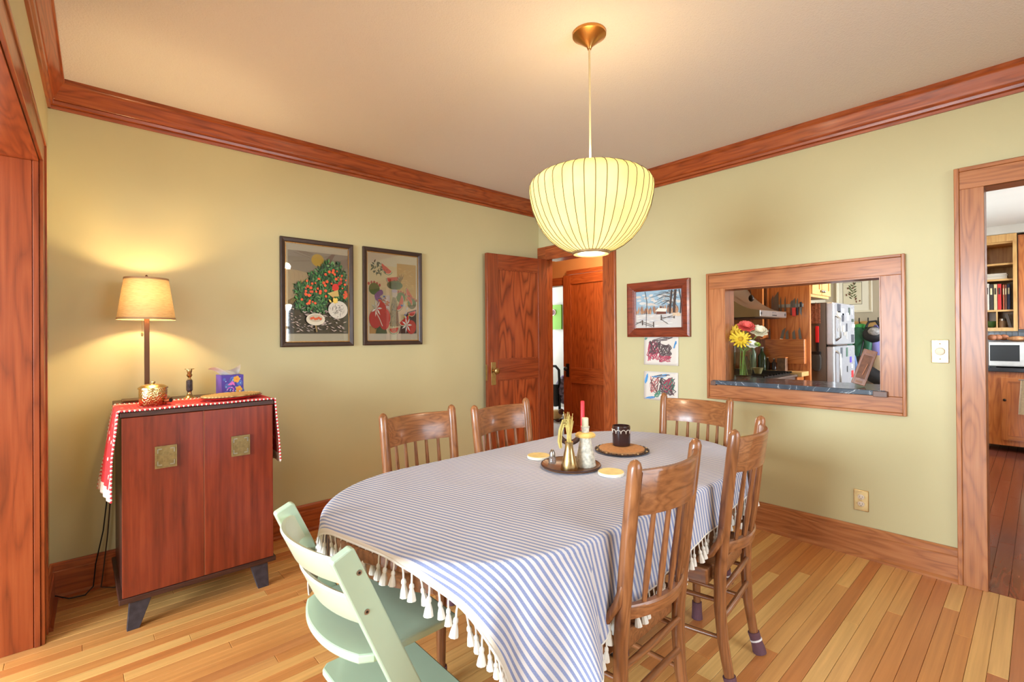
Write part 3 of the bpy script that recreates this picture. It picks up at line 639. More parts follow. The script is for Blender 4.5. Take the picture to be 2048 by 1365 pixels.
# lamp flex down the wall
pts = [(0.13, 3.27, 0.80), (0.125, 3.262, 0.55), (0.10, 3.255, 0.30), (0.07, 3.25, 0.14), (0.06, 3.235, 0.035), (0.03, 3.225, 0.006), (-0.03, 3.235, 0.006), (-0.065, 3.23, 0.03), (-0.078, 3.2, 0.05)]
o = tag(obj('lamp_cord', G().tube(pts, 0.0032, 6), M_BLACK, smooth=True), 'thin black lamp cord hanging behind the mahogany cabinet', 'cord')
pts = [(0.135, 3.27, 0.78), (0.132, 3.262, 0.5), (0.118, 3.258, 0.28), (0.10, 3.25, 0.10), (0.09, 3.235, 0.02), (0.14, 3.22, 0.006), (0.3, 3.21, 0.006)]
tag(obj('extension_cord', G().tube(pts, 0.0032, 6), plain('brown_cord', s(60, 42, 30), 0.5), smooth=True), 'second brown cord trailing along the baseboard behind the cabinet', 'cord')

# ---------------------------------------------------------------- framed prints on the back wall
def frame_ring(g, a0, a1, z0, z1, wd, fn):
    """mitred ring; fn maps (a, z, depth) to a point; profile: list of (inset, depth)"""
    prof = [(0, 0.0), (0, 0.018), (wd * 0.25, 0.022), (wd * 0.85, 0.018), (wd, 0.012), (wd, 0.0)]
    k = len(g.v)
    for ins, d in prof:
        g.v += [fn(a0 + ins, z0 + ins, d), fn(a1 - ins, z0 + ins, d), fn(a1 - ins, z1 - ins, d), fn(a0 + ins, z1 - ins, d)]
    for i in range(len(prof) - 1):
        for j in range(4): g.f.append((k + i * 4 + j, k + i * 4 + (j + 1) % 4, k + (i + 1) * 4 + (j + 1) % 4, k + (i + 1) * 4 + j)); g.c.append(None)
    return g
ESP = plain('espresso_frame', s(62, 44, 36), 0.35, noise=0.15)
GILT = plain('gilt_bead', s(190, 140, 70), 0.4, 0.6)
PAPER = plain('cream_paper', s(228, 216, 190), 0.8)
def framed(name, x0, x1, z0, z1, label):
    t = thing(name, label, 'framed print', ((x0 + x1) / 2, YB, z0))
    fn = lambda a, z, d: (a, YB - 0.001 - d, z)
    obj('frame', frame_ring(G(), x0, x1, z0, z1, 0.030, fn), ESP, t)
    g = G()
    for (a0, a1, c0, c1) in ((x0 + 0.03, x1 - 0.03, z0 + 0.03, z1 - 0.03),):
        n = 60
        for i in range(int((a1 - a0) / 0.009)):
            xx = a0 + i * 0.009; g.box(xx, xx + 0.006, YB - 0.014, YB - 0.004, c0, c0 + 0.005).box(xx, xx + 0.006, YB - 0.014, YB - 0.004, c1 - 0.005, c1)
        for i in range(int((c1 - c0) / 0.009)):
            zz = c0 + i * 0.009; g.box(a0, a0 + 0.005, YB - 0.014, YB - 0.004, zz, zz + 0.006).box(a1 - 0.005, a1, YB - 0.014, YB - 0.004, zz, zz + 0.006)
    e = obj('gilt_beading', g, GILT, t); e['kind'] = 'stuff'
    obj('paper', G().box(x0 + 0.03, x1 - 0.03, YB - 0.004, YB - 0.001, z0 + 0.03, z1 - 0.03), PAPER, t)
    obj('glazing', G().box(x0 + 0.03, x1 - 0.03, YB - 0.0105, YB - 0.0095, z0 + 0.03, z1 - 0.03), M_GLASS, t)
    return t
# orange tree print
t = framed('framed_print', 0.973, 1.46, 1.226, 1.942, 'dark framed print of an orange tree under a yellow sun')
x0, x1, z0, z1 = 1.022, 1.425, 1.312, 1.862
cv = Canvas(lambda x, y, d: (x0 + (x1 - x0) * x, YB - 0.0041 - d, z0 + (z1 - z0) * y), 0.000012)
cv.rect(0, 1, 0, 1, s(178, 164, 146))
for k in range(26): a = 0.25 + k * 0.11; cv.line([(.45, .86), (.45 + 1.2 * math.cos(a + 2.4), .86 + 1.2 * math.sin(a + 2.4) * .4 + .1)], .006, s(150, 134, 118)) if False else None
for k in range(12): a = R.uniform(0, 6.28); r0 = .13; cv.line([(.48 + r0 * math.cos(a), .9 + r0 * .7 * math.sin(a)), (min(1, max(0, .48 + .4 * math.cos(a))), min(1, .9 + .3 * math.sin(a)))], .006, s(156, 140, 122))
cv.poly([(0, 0), (1, 0), (1, .62), (.8, .7), (.55, .66), (.3, .5), (.1, .44), (0, .4)], s(66, 56, 50))
cv.poly([(.62, .93), (.72, 1), (.78, 1), (.66, .84)], s(150, 120, 104))
cv.disc(.48, .905, .105, s(232, 190, 74), 20, 0.73)
for k in range(2600):
    x = R.uniform(.12, 1); y = R.uniform(.28, .88)
    if y > .93 - .55 * abs(x - .72) or (x < .35 and y > .62) or (x > .6 and y < .42) or (x < .28 and y < .3): continue
    cv.leaf(x, y, R.uniform(.035, .08), R.uniform(.016, .03), R.uniform(0, 6.28), jit(R.choice([s(52, 104, 52), s(70, 130, 66), s(36, 76, 46), s(104, 140, 90), s(60, 86, 60)]), .3)) if x < .93 else None
for k in range(60):
    x = R.uniform(.2, .95); y = R.uniform(.36, .8)
    if y > .9 - .55 * abs(x - .72): continue
    cv.disc(x, y, R.uniform(.014, .028), jit(s(228, 92, 52), .15), 9, .74)
cv.disc(.76, .58, .06, s(206, 52, 40), 10, .8); cv.leaf(.78, .60, .12, .05, .6, s(180, 40, 36)); cv.poly([(.62, .5), (.8, .55), (.82, .47), (.7, .46)], s(196, 168, 98))
for k in range(90): x = R.uniform(0, 1); y = R.uniform(.02, .3); cv.leaf(x, y, R.uniform(.03, .09), R.uniform(.006, .016), R.uniform(-.5, .3), jit(s(186, 168, 158), .2)) if x < .9 else None
cv.disc(.80, .30, .17, s(206, 200, 186), 18, .66)
for k in range(70): a = R.uniform(0, 6.28); r = R.uniform(0, .13); cv.leaf(.80 + r * math.cos(a), .30 + r * .6 * math.sin(a), .06, .01, R.uniform(0, 6.28), jit(R.choice([s(150, 146, 136), s(226, 220, 208), s(120, 116, 110)]), .1))
for k in range(12): cv.leaf(.74 + R.uniform(-.06, .1), .385, .07, .03, R.uniform(.2, 3), jit(s(226, 196, 92), .1))
cv.disc(.42, .175, .155, s(214, 206, 184), 20, .48); cv.disc(.42, .19, .115, s(188, 176, 152), 18, .42)
for k in range(6): cv.disc(.35 + k * .03, .185 + .008 * math.sin(k * 2), .022, s(206, 92, 50), 9, .74)
cv.line([(.42, .10), (.44, .02)], .02, s(150, 124, 76))
obj('tree_print', cv.g, M_PRINT, t)
# watermelon print
t = framed('framed_print', 1.534, 2.022, 1.227, 1.944, 'dark framed print of watermelon slices and cactus fruit')
x0, x1, z0, z1 = 1.585, 1.975, 1.312, 1.862
cv = Canvas(lambda x, y, d: (x0 + (x1 - x0) * x, YB - 0.0041 - d, z0 + (z1 - z0) * y), 0.00002)
cv.rect(0, 1, 0, .92, s(226, 206, 160)); cv.rect(.58, 1, .45, .97, s(206, 160, 90)); cv.rect(0, .25, 0, .1, s(200, 150, 80))
for k in range(40): cv.line([(R.uniform(.6, .95), R.uniform(.5, .95)), (R.uniform(.6, .98), R.uniform(.5, .95))], .008, jit(s(216, 176, 110), .1)) if False else cv.leaf(R.uniform(.6, .9), R.uniform(.5, .92), .09, .02, R.uniform(-.5, .5), jit(s(214, 172, 106), .12))
def slice_(x, y, r, rot):
    cv.disc(x, y, r, s(44, 92, 44), 14, .72, PI, 2 * PI, rot); cv.disc(x, y, r * .93, s(226, 220, 190), 14, .72, PI, 2 * PI, rot); cv.disc(x, y + .004, r * .86, jit(s(216, 52, 42), .08), 14, .72, PI, 2 * PI, rot)
    for _ in range(3): cv.disc(x + R.uniform(-.4, .4) * r, y - r * .25, .007, s(60, 20, 20), 6)
def cactus(x, y, r):
    for k in range(5): cv.disc(x - r + k * r * .5, y + r * .62 + .02 * math.sin(k), r * .2, s(186, 70, 70), 8)
    cv.disc(x, y, r, jit(s(84, 112, 50), .1), 16, .74)
slice_(.36, .90, .13, -.45); slice_(.49, .77, .15, .1); slice_(.87, .56, .12, -.8)
for k in range(26): cv.leaf(R.uniform(.05, .3), R.uniform(.8, .95), .07, .025, R.uniform(0, 6), jit(s(60, 66, 46), .2))
for k in range(8): cv.leaf(.66, .72, .12, .02, k * .5 + 1, s(110, 80, 40))
cv.disc(.53, .665, .17, s(54, 92, 48), 20, .36)
for k in range(6): cv.leaf(.38, .655 + .012 * (k - 2.5), .30, .012, .02 * (k - 2.5), s(24, 50, 30))
cactus(.1, .6, .11); cactus(.66, .5, .1); cactus(.9, .42, .10)
for k in range(8): cv.disc(.2 + .05 * math.sin(k), .38 + k * .025, .05, jit(s(150, 96, 150), .2), 10, .8)
cv.rect(.26, .42, .28, .52, s(210, 200, 190))
for k in range(30): cv.rect(*(lambda a, b: (a, a + .04, b, b + .02))(R.uniform(.26, .38), R.uniform(.28, .5)), jit(R.choice([s(90, 120, 180), s(190, 110, 70), s(200, 170, 90), s(220, 214, 206)]), .2))
cv.poly([(.42, .1), (.62, .1), (.58, .42), (.54, .5), (.48, .5), (.44, .36)], s(150, 126, 96))
for k in range(50): cv.leaf(R.uniform(.43, .56), R.uniform(.1, .44), .05, .014, R.uniform(0, 6), jit(R.choice([s(120, 100, 80), s(176, 150, 110), s(90, 84, 80)]), .2))
cv.disc(.52, .545, .062, s(212, 190, 178), 14, .8); cv.disc(.52, .585, .066, s(190, 170, 190), 10, .35)
cv.poly([(.6, 0), (1, 0), (1, .34), (.8, .3), (.66, .12)], s(52, 44, 40)); cv.poly([(.12, 0), (.36, 0), (.3, .14), (.16, .12)], s(70, 92, 48))
for (x, y, r, a) in ((.62, .40, .13, 1.1), (.84, .42, .09, 2.4), (.1, .17, .14, 1.6), (.22, .33, .12, 2.0), (.35, .2, .12, 1.9), (.50, .04, .11, .1), (.72, .17, .13, .5), (.9, .27, .09, .2)): slice_(x, y + .03, r, a)
cv.disc(.12, .2, .13, s(206, 44, 40), 16, 1.0); cv.disc(.3, .17, .11, s(206, 44, 40), 16, 1.1); cv.disc(.24, .34, .10, s(210, 50, 44), 14, .9); cv.disc(.88, .09, .11, s(214, 52, 44), 16, .9)
for (x, y) in ((.14, .34), (.78, .12)):
    for k in range(7): cv.leaf(x, y, .12, .03, k * .9, s(230, 226, 214))
cv.line([(.12, .3), (.2, .2), (.26, .1)], .014, s(228, 216, 196))
for k in range(10): cv.leaf(R.uniform(.68, .82), R.uniform(.2, .4), .06, .03, R.uniform(0, 6), jit(R.choice([s(90, 130, 190), s(210, 180, 90), s(214, 214, 214)]), .1))
obj('fruit_print', cv.g, M_PRINT, t)

# ---------------------------------------------------------------- winter painting and drawings on the kitchen wall
t = thing('landscape_painting', 'winter farm landscape painting in a moulded pine frame', 'painting', (XR, 2.0, 1.27))
ya, yb, za, zb = 1.733, 2.270, 1.271, 1.704
fn = lambda a, z, d: (XR - 0.001 - d * 1.5, a, z)
PF = wood('red_pine_frame', s(150, 72, 44), s(130, 56, 34), s(84, 34, 22), axis='Y', rings=10, across=50, rough=0.3, coat=0.3, vary=0.03)
obj('frame', frame_ring(G(), ya, yb, za, zb, 0.062, fn), PF, t)
obj('inner_moulding', frame_ring(G(), ya + 0.062, yb - 0.062, za + 0.062, zb - 0.062, 0.010, lambda a, z, d: (XR - 0.001 - d * 0.7, a, z)), PF, t)
y0, y1, z0, z1 = ya + 0.07, yb - 0.07, za + 0.07, zb - 0.07
cv = Canvas(lambda x, y, d: (XR - 0.006 - d, y1 - (y1 - y0) * x, z0 + (z1 - z0) * y), 0.00003)
cv.rect(0, 1, 0, 1, s(150, 178, 196))
for k in range(60): cv.disc(R.uniform(.05, .95), R.uniform(.62, .9), R.uniform(.03, .08), jit(R.choice([s(206, 204, 200), s(214, 200, 186), s(170, 190, 200)]), .06), 10, .5)
for k in range(70): x = R.uniform(0, 1); cv.leaf(x * .95, .36, R.uniform(.12, .26), .04, PI / 2 + R.uniform(-.15, .15), jit(R.choice([s(176, 130, 96), s(196, 150, 116), s(150, 110, 90)]), .12))
cv.rect(0, 1, 0, .37, s(206, 200, 194))
for k in range(60): cv.leaf(R.uniform(0, .75), R.uniform(.02, .34), R.uniform(.1, .24), .02, R.uniform(-.1, .2), jit(R.choice([s(226, 222, 216), s(184, 184, 190), s(206, 196, 186)]), .05))
cv.poly([(.46, .36), (.68, .36), (.68, .46), (.5, .47)], s(110, 60, 46)); cv.poly([(.44, .44), (.52, .53), (.7, .5), (.68, .42)], s(230, 220, 206)); cv.rect(.55, .58, .52, .56, s(90, 50, 40))
for (x, w_) in ((.76, .035), (.84, .045), (.97, .018), (.24, .01)):
    cv.line([(x, .36 if w_ > .012 else .02), (x + .02, .7), (x - .02 + .06 * (w_ > .03), .98)], w_, s(70, 54, 48))
for k in range(46):
    x = R.choice([.76, .84, .84, .78]); y = R.uniform(.45, .95); dx = R.uniform(-.42, .14) if y > .62 else R.uniform(-.1, .1)
    cv.line([(x, y), (min(.98, x + dx * .5), min(.98, y + .06)), (min(.98, x + dx), min(.98, y + R.uniform(-.06, .1)))], .006, s(84, 70, 62))
for (a, b) in (((0, .10), (.16, .2)), ((0, .15), (.16, .15)), ((.16, .18), (.42, .05)), ((.16, .13), (.38, .03)), ((.56, .22), (.84, .32)), ((.58, .27), (.84, .27)), ((.58, .22), (.72, .1))): cv.line([a, b], .014, s(88, 76, 70))
for x, y in ((.15, .08), (.57, .2), (.84, .24), (.40, .02)): cv.rect(x, x + .02, y, y + .14 if x < .8 else y + .12, s(80, 64, 56))
for k in range(14): cv.disc(.88 + R.uniform(-.04, .1), .33 + R.uniform(-.03, .04), .025, jit(s(216, 190, 160), .1), 8)
obj('canvas', G().box(XR - 0.006, XR - 0.001, y0, y1, z0, z1), PAPER, t)
obj('painted_scene', cv.g, M_PRINT, t)
def drawing(ya, yb, za, zb, label, cols, seed, blobs):
    rr = random.Random(seed)
    t = thing('child_drawing', label, 'drawing', (XR, (ya + yb) / 2, za))
    curl = lambda x, y: 0.002 + 0.006 * (abs(x - .5) * 2) ** 3 * (1 - .5 * y) + 0.003 * (1 - y) ** 2
    f = lambda x, y, d=0: (XR - curl(x, y) - d, yb - (yb - ya) * x, za + (zb - za) * y)
    o = obj('sheet', G().grid(lambda u, v: f(u, v), 10, 8), plain('drawing_paper', s(224, 216, 206), 0.85), t, smooth='all')
    md = o.modifiers.new('solid', 'SOLIDIFY'); md.thickness = 0.0004; md.offset = -1
    cv = Canvas(lambda x, y, d: f(x, y, 0.0006 + d), 0.000006)
    for (cx, cy, w_, h_, n, c) in blobs:
        x, y, vx, vy = cx, cy, 0.0, 0.0
        a = rr.uniform(0, 6)
        for i in range(n):
            a += rr.uniform(.5, 1.3); nx = cx + w_ * math.cos(a) * rr.uniform(.5, 1); ny = cy + h_ * math.sin(a * 1.13) * rr.uniform(.5, 1)
            nx = min(.97, max(.03, nx)); ny = min(.97, max(.03, ny))
            cv.line([(x, y), (nx, ny)], rr.uniform(.012, .03), jit(rr.choice(c), .15)); x, y = nx, ny
    obj('crayon_marks', cv.g, M_PRINT, t)
PK = [s(172, 64, 84), s(190, 84, 104), s(150, 60, 80)]; DKC = [s(86, 66, 68), s(104, 80, 86), s(70, 60, 60)]; GRN = [s(70, 130, 110), s(80, 150, 120)]; BLU = [s(70, 140, 200), s(90, 160, 214)]
drawing(1.833, 2.128, 1.052, 1.275, 'crayon scribble in pink and purple taped under the winter painting', None, 3, [(.27, .5, .2, .38, 70, PK), (.33, .62, .2, .3, 40, DKC), (.62, .5, .2, .3, 60, DKC), (.62, .22, .2, .12, 40, PK), (.5, .9, .35, .08, 20, DKC), (.9, .7, .05, .15, 8, BLU), (.06, .92, .04, .05, 6, GRN)])
drawing(1.838, 2.132, 0.778, 1.0, 'crayon scribble in black, blue and green, lower of two sheets', None, 9, [(.08, .75, .06, .2, 16, BLU), (.3, .5, .16, .35, 36, [s(200, 110, 110), s(110, 70, 70)]), (.68, .5, .26, .36, 90, DKC), (.72, .55, .2, .3, 30, PK + GRN), (.4, .22, .1, .14, 20, GRN), (.2, .08, .16, .05, 14, BLU), (.5, .86, .3, .08, 18, BLU + DKC)])

# switch and outlet plates
t = thing('wall_switch', 'brass rotary dimmer switch plate beside the kitchen doorway', 'light switch', (XR, 0.359, 1.127))
obj('plate', G().box(XR - 0.006, XR, 0.324, 0.394, 1.127, 1.249), M_BRASS2, t, bevel=0.003)
g = G().lathe([(0.021, 0), (0.020, 0.014), (0.017, 0.017), (0.001, 0.018)], 24); g.v = [(XR - 0.006 - z, 0.359 + x, 1.188 + y) for x, y, z in g.v]
obj('knob', g, plain('ivory_knob', s(214, 200, 172), 0.4), t, smooth=True)
for zz in (1.228, 1.148): g = G().ball((XR - 0.006, 0.359, zz), 0.004, 8, 6); obj('screw', g, M_BRASS, t, smooth='all')
t = thing('wall_outlet', 'brass outlet plate above the baseboard under the pass-through', 'outlet', (XR, 0.708, 0.262))
obj('plate', G().box(XR - 0.006, XR, 0.672, 0.744, 0.262, 0.382), M_BRASS2, t, bevel=0.003)
for zz in (0.342, 0.302):
    g = G().lathe([(0.017, 0), (0.017, 0.003), (0.015, 0.004), (0.001, 0.004)], 20); g.v = [(XR - 0.006 - z, 0.708 + x, zz + y * .85) for x, y, z in g.v]
    sk = obj('socket', g, plain('ivory_socket', s(224, 206, 186), 0.4), t, smooth=True)
    obj('slots', G().box(XR - 0.0104, XR - 0.010, 0.700, 0.702, zz - 0.002, zz + 0.007).box(XR - 0.0104, XR - 0.010, 0.713, 0.715, zz - 0.002, zz + 0.007).box(XR - 0.0104, XR - 0.010, 0.7055, 0.7095, zz - 0.011, zz - 0.007), M_BLACK, sk)

# ---------------------------------------------------------------- dining table and cloth
TXC, TYC, TR, THL, TZ = 1.458, 1.291, 0.474, 0.46, 0.742
def stadium(r, n=24):
    pts = [(TXC + THL + r * math.cos(a), TYC + r * math.sin(a)) for a in [(-PI / 2 + PI * i / n) for i in range(n + 1)]]
    return pts + [(TXC - THL + r * math.cos(a), TYC + r * math.sin(a)) for a in [(PI / 2 + PI * i / n) for i in range(n + 1)]]
t = thing('dining_table', 'round-ended wooden dining table under the striped cloth', 'table', (TXC, TYC, 0))
obj('table_top', G().prism(stadium(TR), 'z', TZ - 0.035, TZ - 0.002), WC('X'), t, bevel=0.004)
obj('apron', G().prism(stadium(TR - 0.05), 'z', TZ - 0.105, TZ - 0.035), WC('X'), t)
obj('pedestal', G().lathe([(0.05, 0.07), (0.062, 0.09), (0.064, 0.2), (0.045, 0.26), (0.05, 0.45), (0.06, 0.6), (0.09, TZ - 0.105)], 20, c=(TXC, TYC, 0)), WC('Z'), t, smooth=True)
for k in range(4):
    a = PI / 4 + k * PI / 2; ca, sa = math.cos(a), math.sin(a)
    ft = obj('pedestal_foot', G().tube([(TXC + 0.03 * ca, TYC + 0.03 * sa, 0.12), (TXC + 0.12 * ca, TYC + 0.12 * sa, 0.095), (TXC + 0.19 * ca, TYC + 0.19 * sa, 0.06)], [0.032, 0.028, 0.02], 10), WC('X'), t, smooth=True)
    obj('caster', G().ball((TXC + 0.185 * ca, TYC + 0.185 * sa, 0.023), 0.023, 10, 8), M_BLACK, ft, smooth='all')
PHI = math.radians(11.0); E1 = (math.cos(PHI), math.sin(PHI)); E2 = (-math.sin(PHI), math.cos(PHI))
CU0, CU1, CV0, CV1 = 0.761, 2.748, 0.312, 1.76
def cloth_pt(u, v):
    x, y = u * E1[0] + v * E2[0], u * E1[1] + v * E2[1]
    ax = min(max(x, TXC - THL), TXC + THL); dx, dy = x - ax, y - TYC
    d = math.hypot(dx, dy) if (x != ax) else abs(dy)
    if x == ax: nx, ny = 0.0, (1.0 if dy > 0 else -1.0)
    else: nx, ny = dx / d, dy / d
    sdist = d - TR
    th = math.atan2(ny, nx)
    tcoord = ax + (TR + 0.05) * (th if x != ax else 0) * (1 if x > TXC else 1)
    wr = 0.0009 * math.sin(31 * x + 4 * math.sin(9 * y)) * math.sin(17 * y + 2)
    if sdist <= 0: return (x, y, TZ + 0.0015 + wr)
    rr = 0.014; q = sdist / (rr * PI / 2)
    if q < 1:
        a = q * PI / 2; out = rr * math.sin(a); drop = rr * (1 - math.cos(a))
    else:
        out = rr; drop = rr + (sdist - rr * PI / 2)
    ss = max(0.0, sdist - 0.03)
    cap = 1.0 if x != ax else 0.0
    near_left = cap * (1 if (x < TXC and y < TYC) else 0.6)
    edge_blend = min(1.0, abs(th + PI / 2) / 0.25) if (cap and ny < 0) else (0.0 if not cap else 1.0)
    k = 15.0
    ph = th * k * 0.5 if cap else 0.0
    fold = (math.sin(th * 11.0 + 0.6) + 0.45 * math.sin(th * 23.0 + 1.7)) * edge_blend
    amp = 0.25 * ss * near_left
    st = (0.028 * ss * math.sin(ax * 26.0 + 0.8) + 0.018 * ss * math.sin(ax * 47.0 + 2.0)) * (1 - edge_blend)
    out += (0.10 * edge_blend + 0.015) * ss + amp * (0.9 + fold) * 0.55 + st
    tx = -ny * amp * 0.45 * math.cos(th * 11.0) * edge_blend; ty = nx * amp * 0.45 * math.cos(th * 11.0) * edge_blend
    drop *= 0.97
    if ny < 0:
        for (xa, xb, lim) in ((1.055, 1.52, 0.225), (1.66, 2.11, 0.225)):
            k_ = max(0.0, min(1.0, (x - xa) / 0.05, (xb - x) / 0.05)); k_ = k_ * k_ * (3 - 2 * k_)
            if drop > lim: drop = drop + (lim + (drop - lim) * 0.12 - drop) * k_
    bx, by = ax + nx * TR, TYC + ny * TR
    return (bx + nx * (out - 0.0) + tx, by + ny * out + ty, TZ + 0.0015 - drop)
NU, NV = 200, 150
g = G().grid(lambda a, b: cloth_pt(CU0 + (CU1 - CU0) * a, CV0 + (CV1 - CV0) * b), NU, NV)
tt = NT('striped_linen'); tc = tt.n('ShaderNodeTexCoord'); sp_ = tt.n('ShaderNodeSeparateXYZ'); tt.l(tc.outputs['UV'], sp_.inputs[0])
uu = tt.math('ADD', sp_.outputs[0], tt.math('MULTIPLY', sp_.outputs[1], 0.075))
fr = tt.math('FRACT', tt.math('DIVIDE', uu, 0.0166))
stripe = tt.math('LESS_THAN', tt.math('ABSOLUTE', tt.math('SUBTRACT', fr, 0.5)), 0.245)
mpv = tt.n('ShaderNodeMapping'); mpv.inputs['Scale'].default_value = (900, 420, 1); tt.l(tc.outputs['UV'], mpv.inputs[0])
nz = tt.n('ShaderNodeTexNoise', i_Scale=1.0, i_Detail=2.0); tt.l(mpv.outputs[0], nz.inputs['Vector'])
blue = tt.ramp(nz.outputs[0], [(0.3, s(104, 116, 158)), (0.7, s(150, 156, 186))])
endb = tt.math('LESS_THAN', tt.math('SUBTRACT', sp_.outputs[0], CU0), 0.016)
cloth_c = tt.mixc(stripe, s(208, 201, 200), blue); cloth_c = tt.mixc(endb, cloth_c, s(212, 200, 184))
tt.l(cloth_c, tt.b.inputs['Base Color']); tt.b.inputs['Roughness'].default_value = 0.9; tt.b.inputs['Sheen Weight'].default_value = 0.1
tt.bump(nz.outputs[0], 0.15, 0.001)
t = thing('tablecloth', 'blue and white striped tablecloth with tassels over the dining table', 'tablecloth', (TXC, TYC, TZ))
o = obj('cloth', g, tt.m, t, smooth='all')
uvl = o.data.uv_layers.new(name='UVMap')
for lp in o.data.loops: vi = lp.vertex_index; uvl.data[lp.index].uv = (CU0 + (CU1 - CU0) * (vi % (NU + 1)) / NU, CV0 + (CV1 - CV0) * (vi // (NU + 1)) / NV)
md = o.modifiers.new('solid', 'SOLIDIFY'); md.thickness = 0.0016; md.offset = 0
TAS = plain('tassel_cotton', s(222, 214, 202), 0.9)
tg = G().tube([(0, 0, 0.002), (0.001, 0, -0.012), (0, 0, -0.026)], 0.0024, 6)
tg.lathe([(0.0025, -0.024), (0.0055, -0.028), (0.006, -0.034), (0.0045, -0.037), (0.0085, -0.05), (0.011, -0.064), (0.0005, -0.062)][::-1], 8)
tme = mesh_of(tg, TAS, True, 'tassel')
def hem(pts_uv):
    for (u, v) in pts_uv:
        p = cloth_pt(u, v); o = bpy.data.objects.new('tassel', tme); COL.objects.link(o); o.parent = t
        o.location = (p[0] - TXC, p[1] - TYC, p[2] - TZ); o.rotation_euler = (R.uniform(-.15, .15), R.uniform(-.15, .15), R.uniform(0, 6)); k = R.uniform(.88, 1.12); o.scale = (k, k, k)
hem([(CU0, CV0 + 0.027 * i) for i in range(0, 40)])
hem([(CU0 + 0.027 * i, CV0) for i in range(1, 73)])
hem([(CU1, CV0 + 0.027 * i) for i in range(0, 24)])
g = G().tube([cloth_pt(CU0, CV0 + (CV1 - CV0) * i / 90) for i in range(91)], 0.0028, 6); obj('hem_cord', g, TAS, t, smooth=True)
g = G().tube([cloth_pt(CU0 + (CU1 - CU0) * i / 110, CV0) for i in range(111)], 0.0028, 6); obj('hem_cord', g, TAS, t, smooth=True)

# ---------------------------------------------------------------- things on the table
TT = TZ + 0.0032
def lathe_thing(name, label, cat, loc, prof, m, part='body', n=28):
    t = thing(name, label, cat, loc); obj(part, G().lathe(prof, n), m, t, smooth=True, local=True); return t
STN = plain('cream_stone', s(232, 222, 200), 0.7, noise=0.05)
for (x, y, lb) in ((1.515, 1.502, 'round pale coaster behind the brown tray'), (1.536, 1.128, 'round pale coaster in front of the brown tray')):
    t = thing('coaster', lb, 'coaster', (x, y, TT), group='pale round coasters')
    obj('stone_disc', G().lathe([(0.049, 0), (0.05, 0.002), (0.05, 0.010), (0.049, 0.011)], 32), STN, t, smooth=True, local=True)
    obj('cork_face', G().lathe([(0.049, 0.011), (0.048, 0.0122), (0.001, 0.0122)], 32), plain('pale_cork', s(222, 196, 132), 0.8, noise=0.1), t, smooth=True, local=True)
BRN = plain('brown_lacquer', s(110, 72, 44), 0.3, noise=0.3, nscale=12)
t = thing('serving_tray', 'round dark brown tray holding the candle holders', 'tray', (1.508, 1.309, TT))
obj('tray_base', G().lathe([(0.001, 0), (0.11, 0), (0.119, 0.004), (0.121, 0.012), (0.118, 0.012), (0.11, 0.006), (0.001, 0.005)], 40), BRN, t, smooth=True, local=True)
obj('tray_rim', G().tube([(0.1205 * math.cos(2 * PI * k / 40), 0.1205 * math.sin(2 * PI * k / 40), 0.011) for k in range(41)], 0.003, 6, cap=False), plain('dark_rim', s(62, 38, 34), 0.35), t, smooth=True, local=True)
TTR = TT + 0.0055
t = lathe_thing('bud_vase', 'tapered gold metal bud vase on the brown tray', 'vase', (1.452, 1.268, TTR), [(0.034, 0), (0.035, 0.003), (0.027, 0.04), (0.018, 0.08), (0.0155, 0.10), (0.017, 0.112), (0.014, 0.112), (0.012, 0.1)], M_BRASS2)
t = thing('dried_wheat', 'bunch of dried tan stems standing in the gold vase', 'dried stems', (1.452, 1.268, TTR + 0.10))
sm_ = plain('dried_straw', s(206, 180, 104), 0.8, noise=0.15)
for k in range(40):
    a = R.uniform(0, 6.28); r0 = R.uniform(0, 0.010); r1 = R.uniform(0.004, 0.022); h = R.uniform(0.085, 0.135)
    ca, sa = math.cos(a), math.sin(a)
    pts = [(r0 * ca, r0 * sa, 0), (r1 * .5 * ca, r1 * .5 * sa, h * .5), (r1 * ca, r1 * sa, h)]
    if k % 3 == 0:
        fx, fy = -0.020 - 0.012 * R.random(), 0.018 + 0.012 * R.random()
        pts = pts[:2] + [(r1 * .5 * ca - .004, r1 * .5 * sa + .004, h * .8), (fx * .7, fy * .7, h * .78), (fx, fy, h * .5), (fx * 1.1, fy * 1.1, h * .12), (fx * .95, fy, -h * .12)]
    obj('stem', G().tube(pts, [0.0014] + [0.0021] * (len(pts) - 2) + [0.001], 5), sm_, t, smooth=True, local=True)
t = thing('mushroom_holder', 'speckled stone mushroom candle holder on the brown tray', 'candle holder', (1.546, 1.262, TTR))
MSH = plain('speckled_stone', s(206, 198, 180), 0.5, noise=0.35, nscale=70)
obj('stem', G().lathe([(0.041, 0), (0.043, 0.004), (0.034, 0.05), (0.024, 0.10), (0.022, 0.118)], 24), MSH, t, smooth=True, local=True)
obj('cap', G().lathe([(0.022, 0.116), (0.040, 0.120), (0.042, 0.127), (0.036, 0.134), (0.02, 0.138), (0.002, 0.139)], 24), plain('ochre_cap', s(216, 176, 100), 0.45, noise=0.2, nscale=40), t, smooth=True, local=True)
obj('candle_cup', G().lathe([(0.015, 0.136), (0.017, 0.158), (0.018, 0.162), (0.001, 0.162)], 18), MSH, t, smooth=True, local=True)
t = lathe_thing('candle_stub', 'short ivory candle stub in the mushroom holder', 'candle', (1.546, 1.262, TTR + 0.162), [(0.0135, 0), (0.0135, 0.033), (0.012, 0.035), (0.001, 0.033)], plain('ivory_wax', s(214, 204, 172), 0.5), 'wax', 16)
t = thing('arched_candle_holder', 'dark curved ceramic candle holder behind the gold vase', 'candle holder', (1.551, 1.350, TTR))
pts = []
DKB = plain('dark_brown_ceramic', s(70, 46, 38), 0.25)
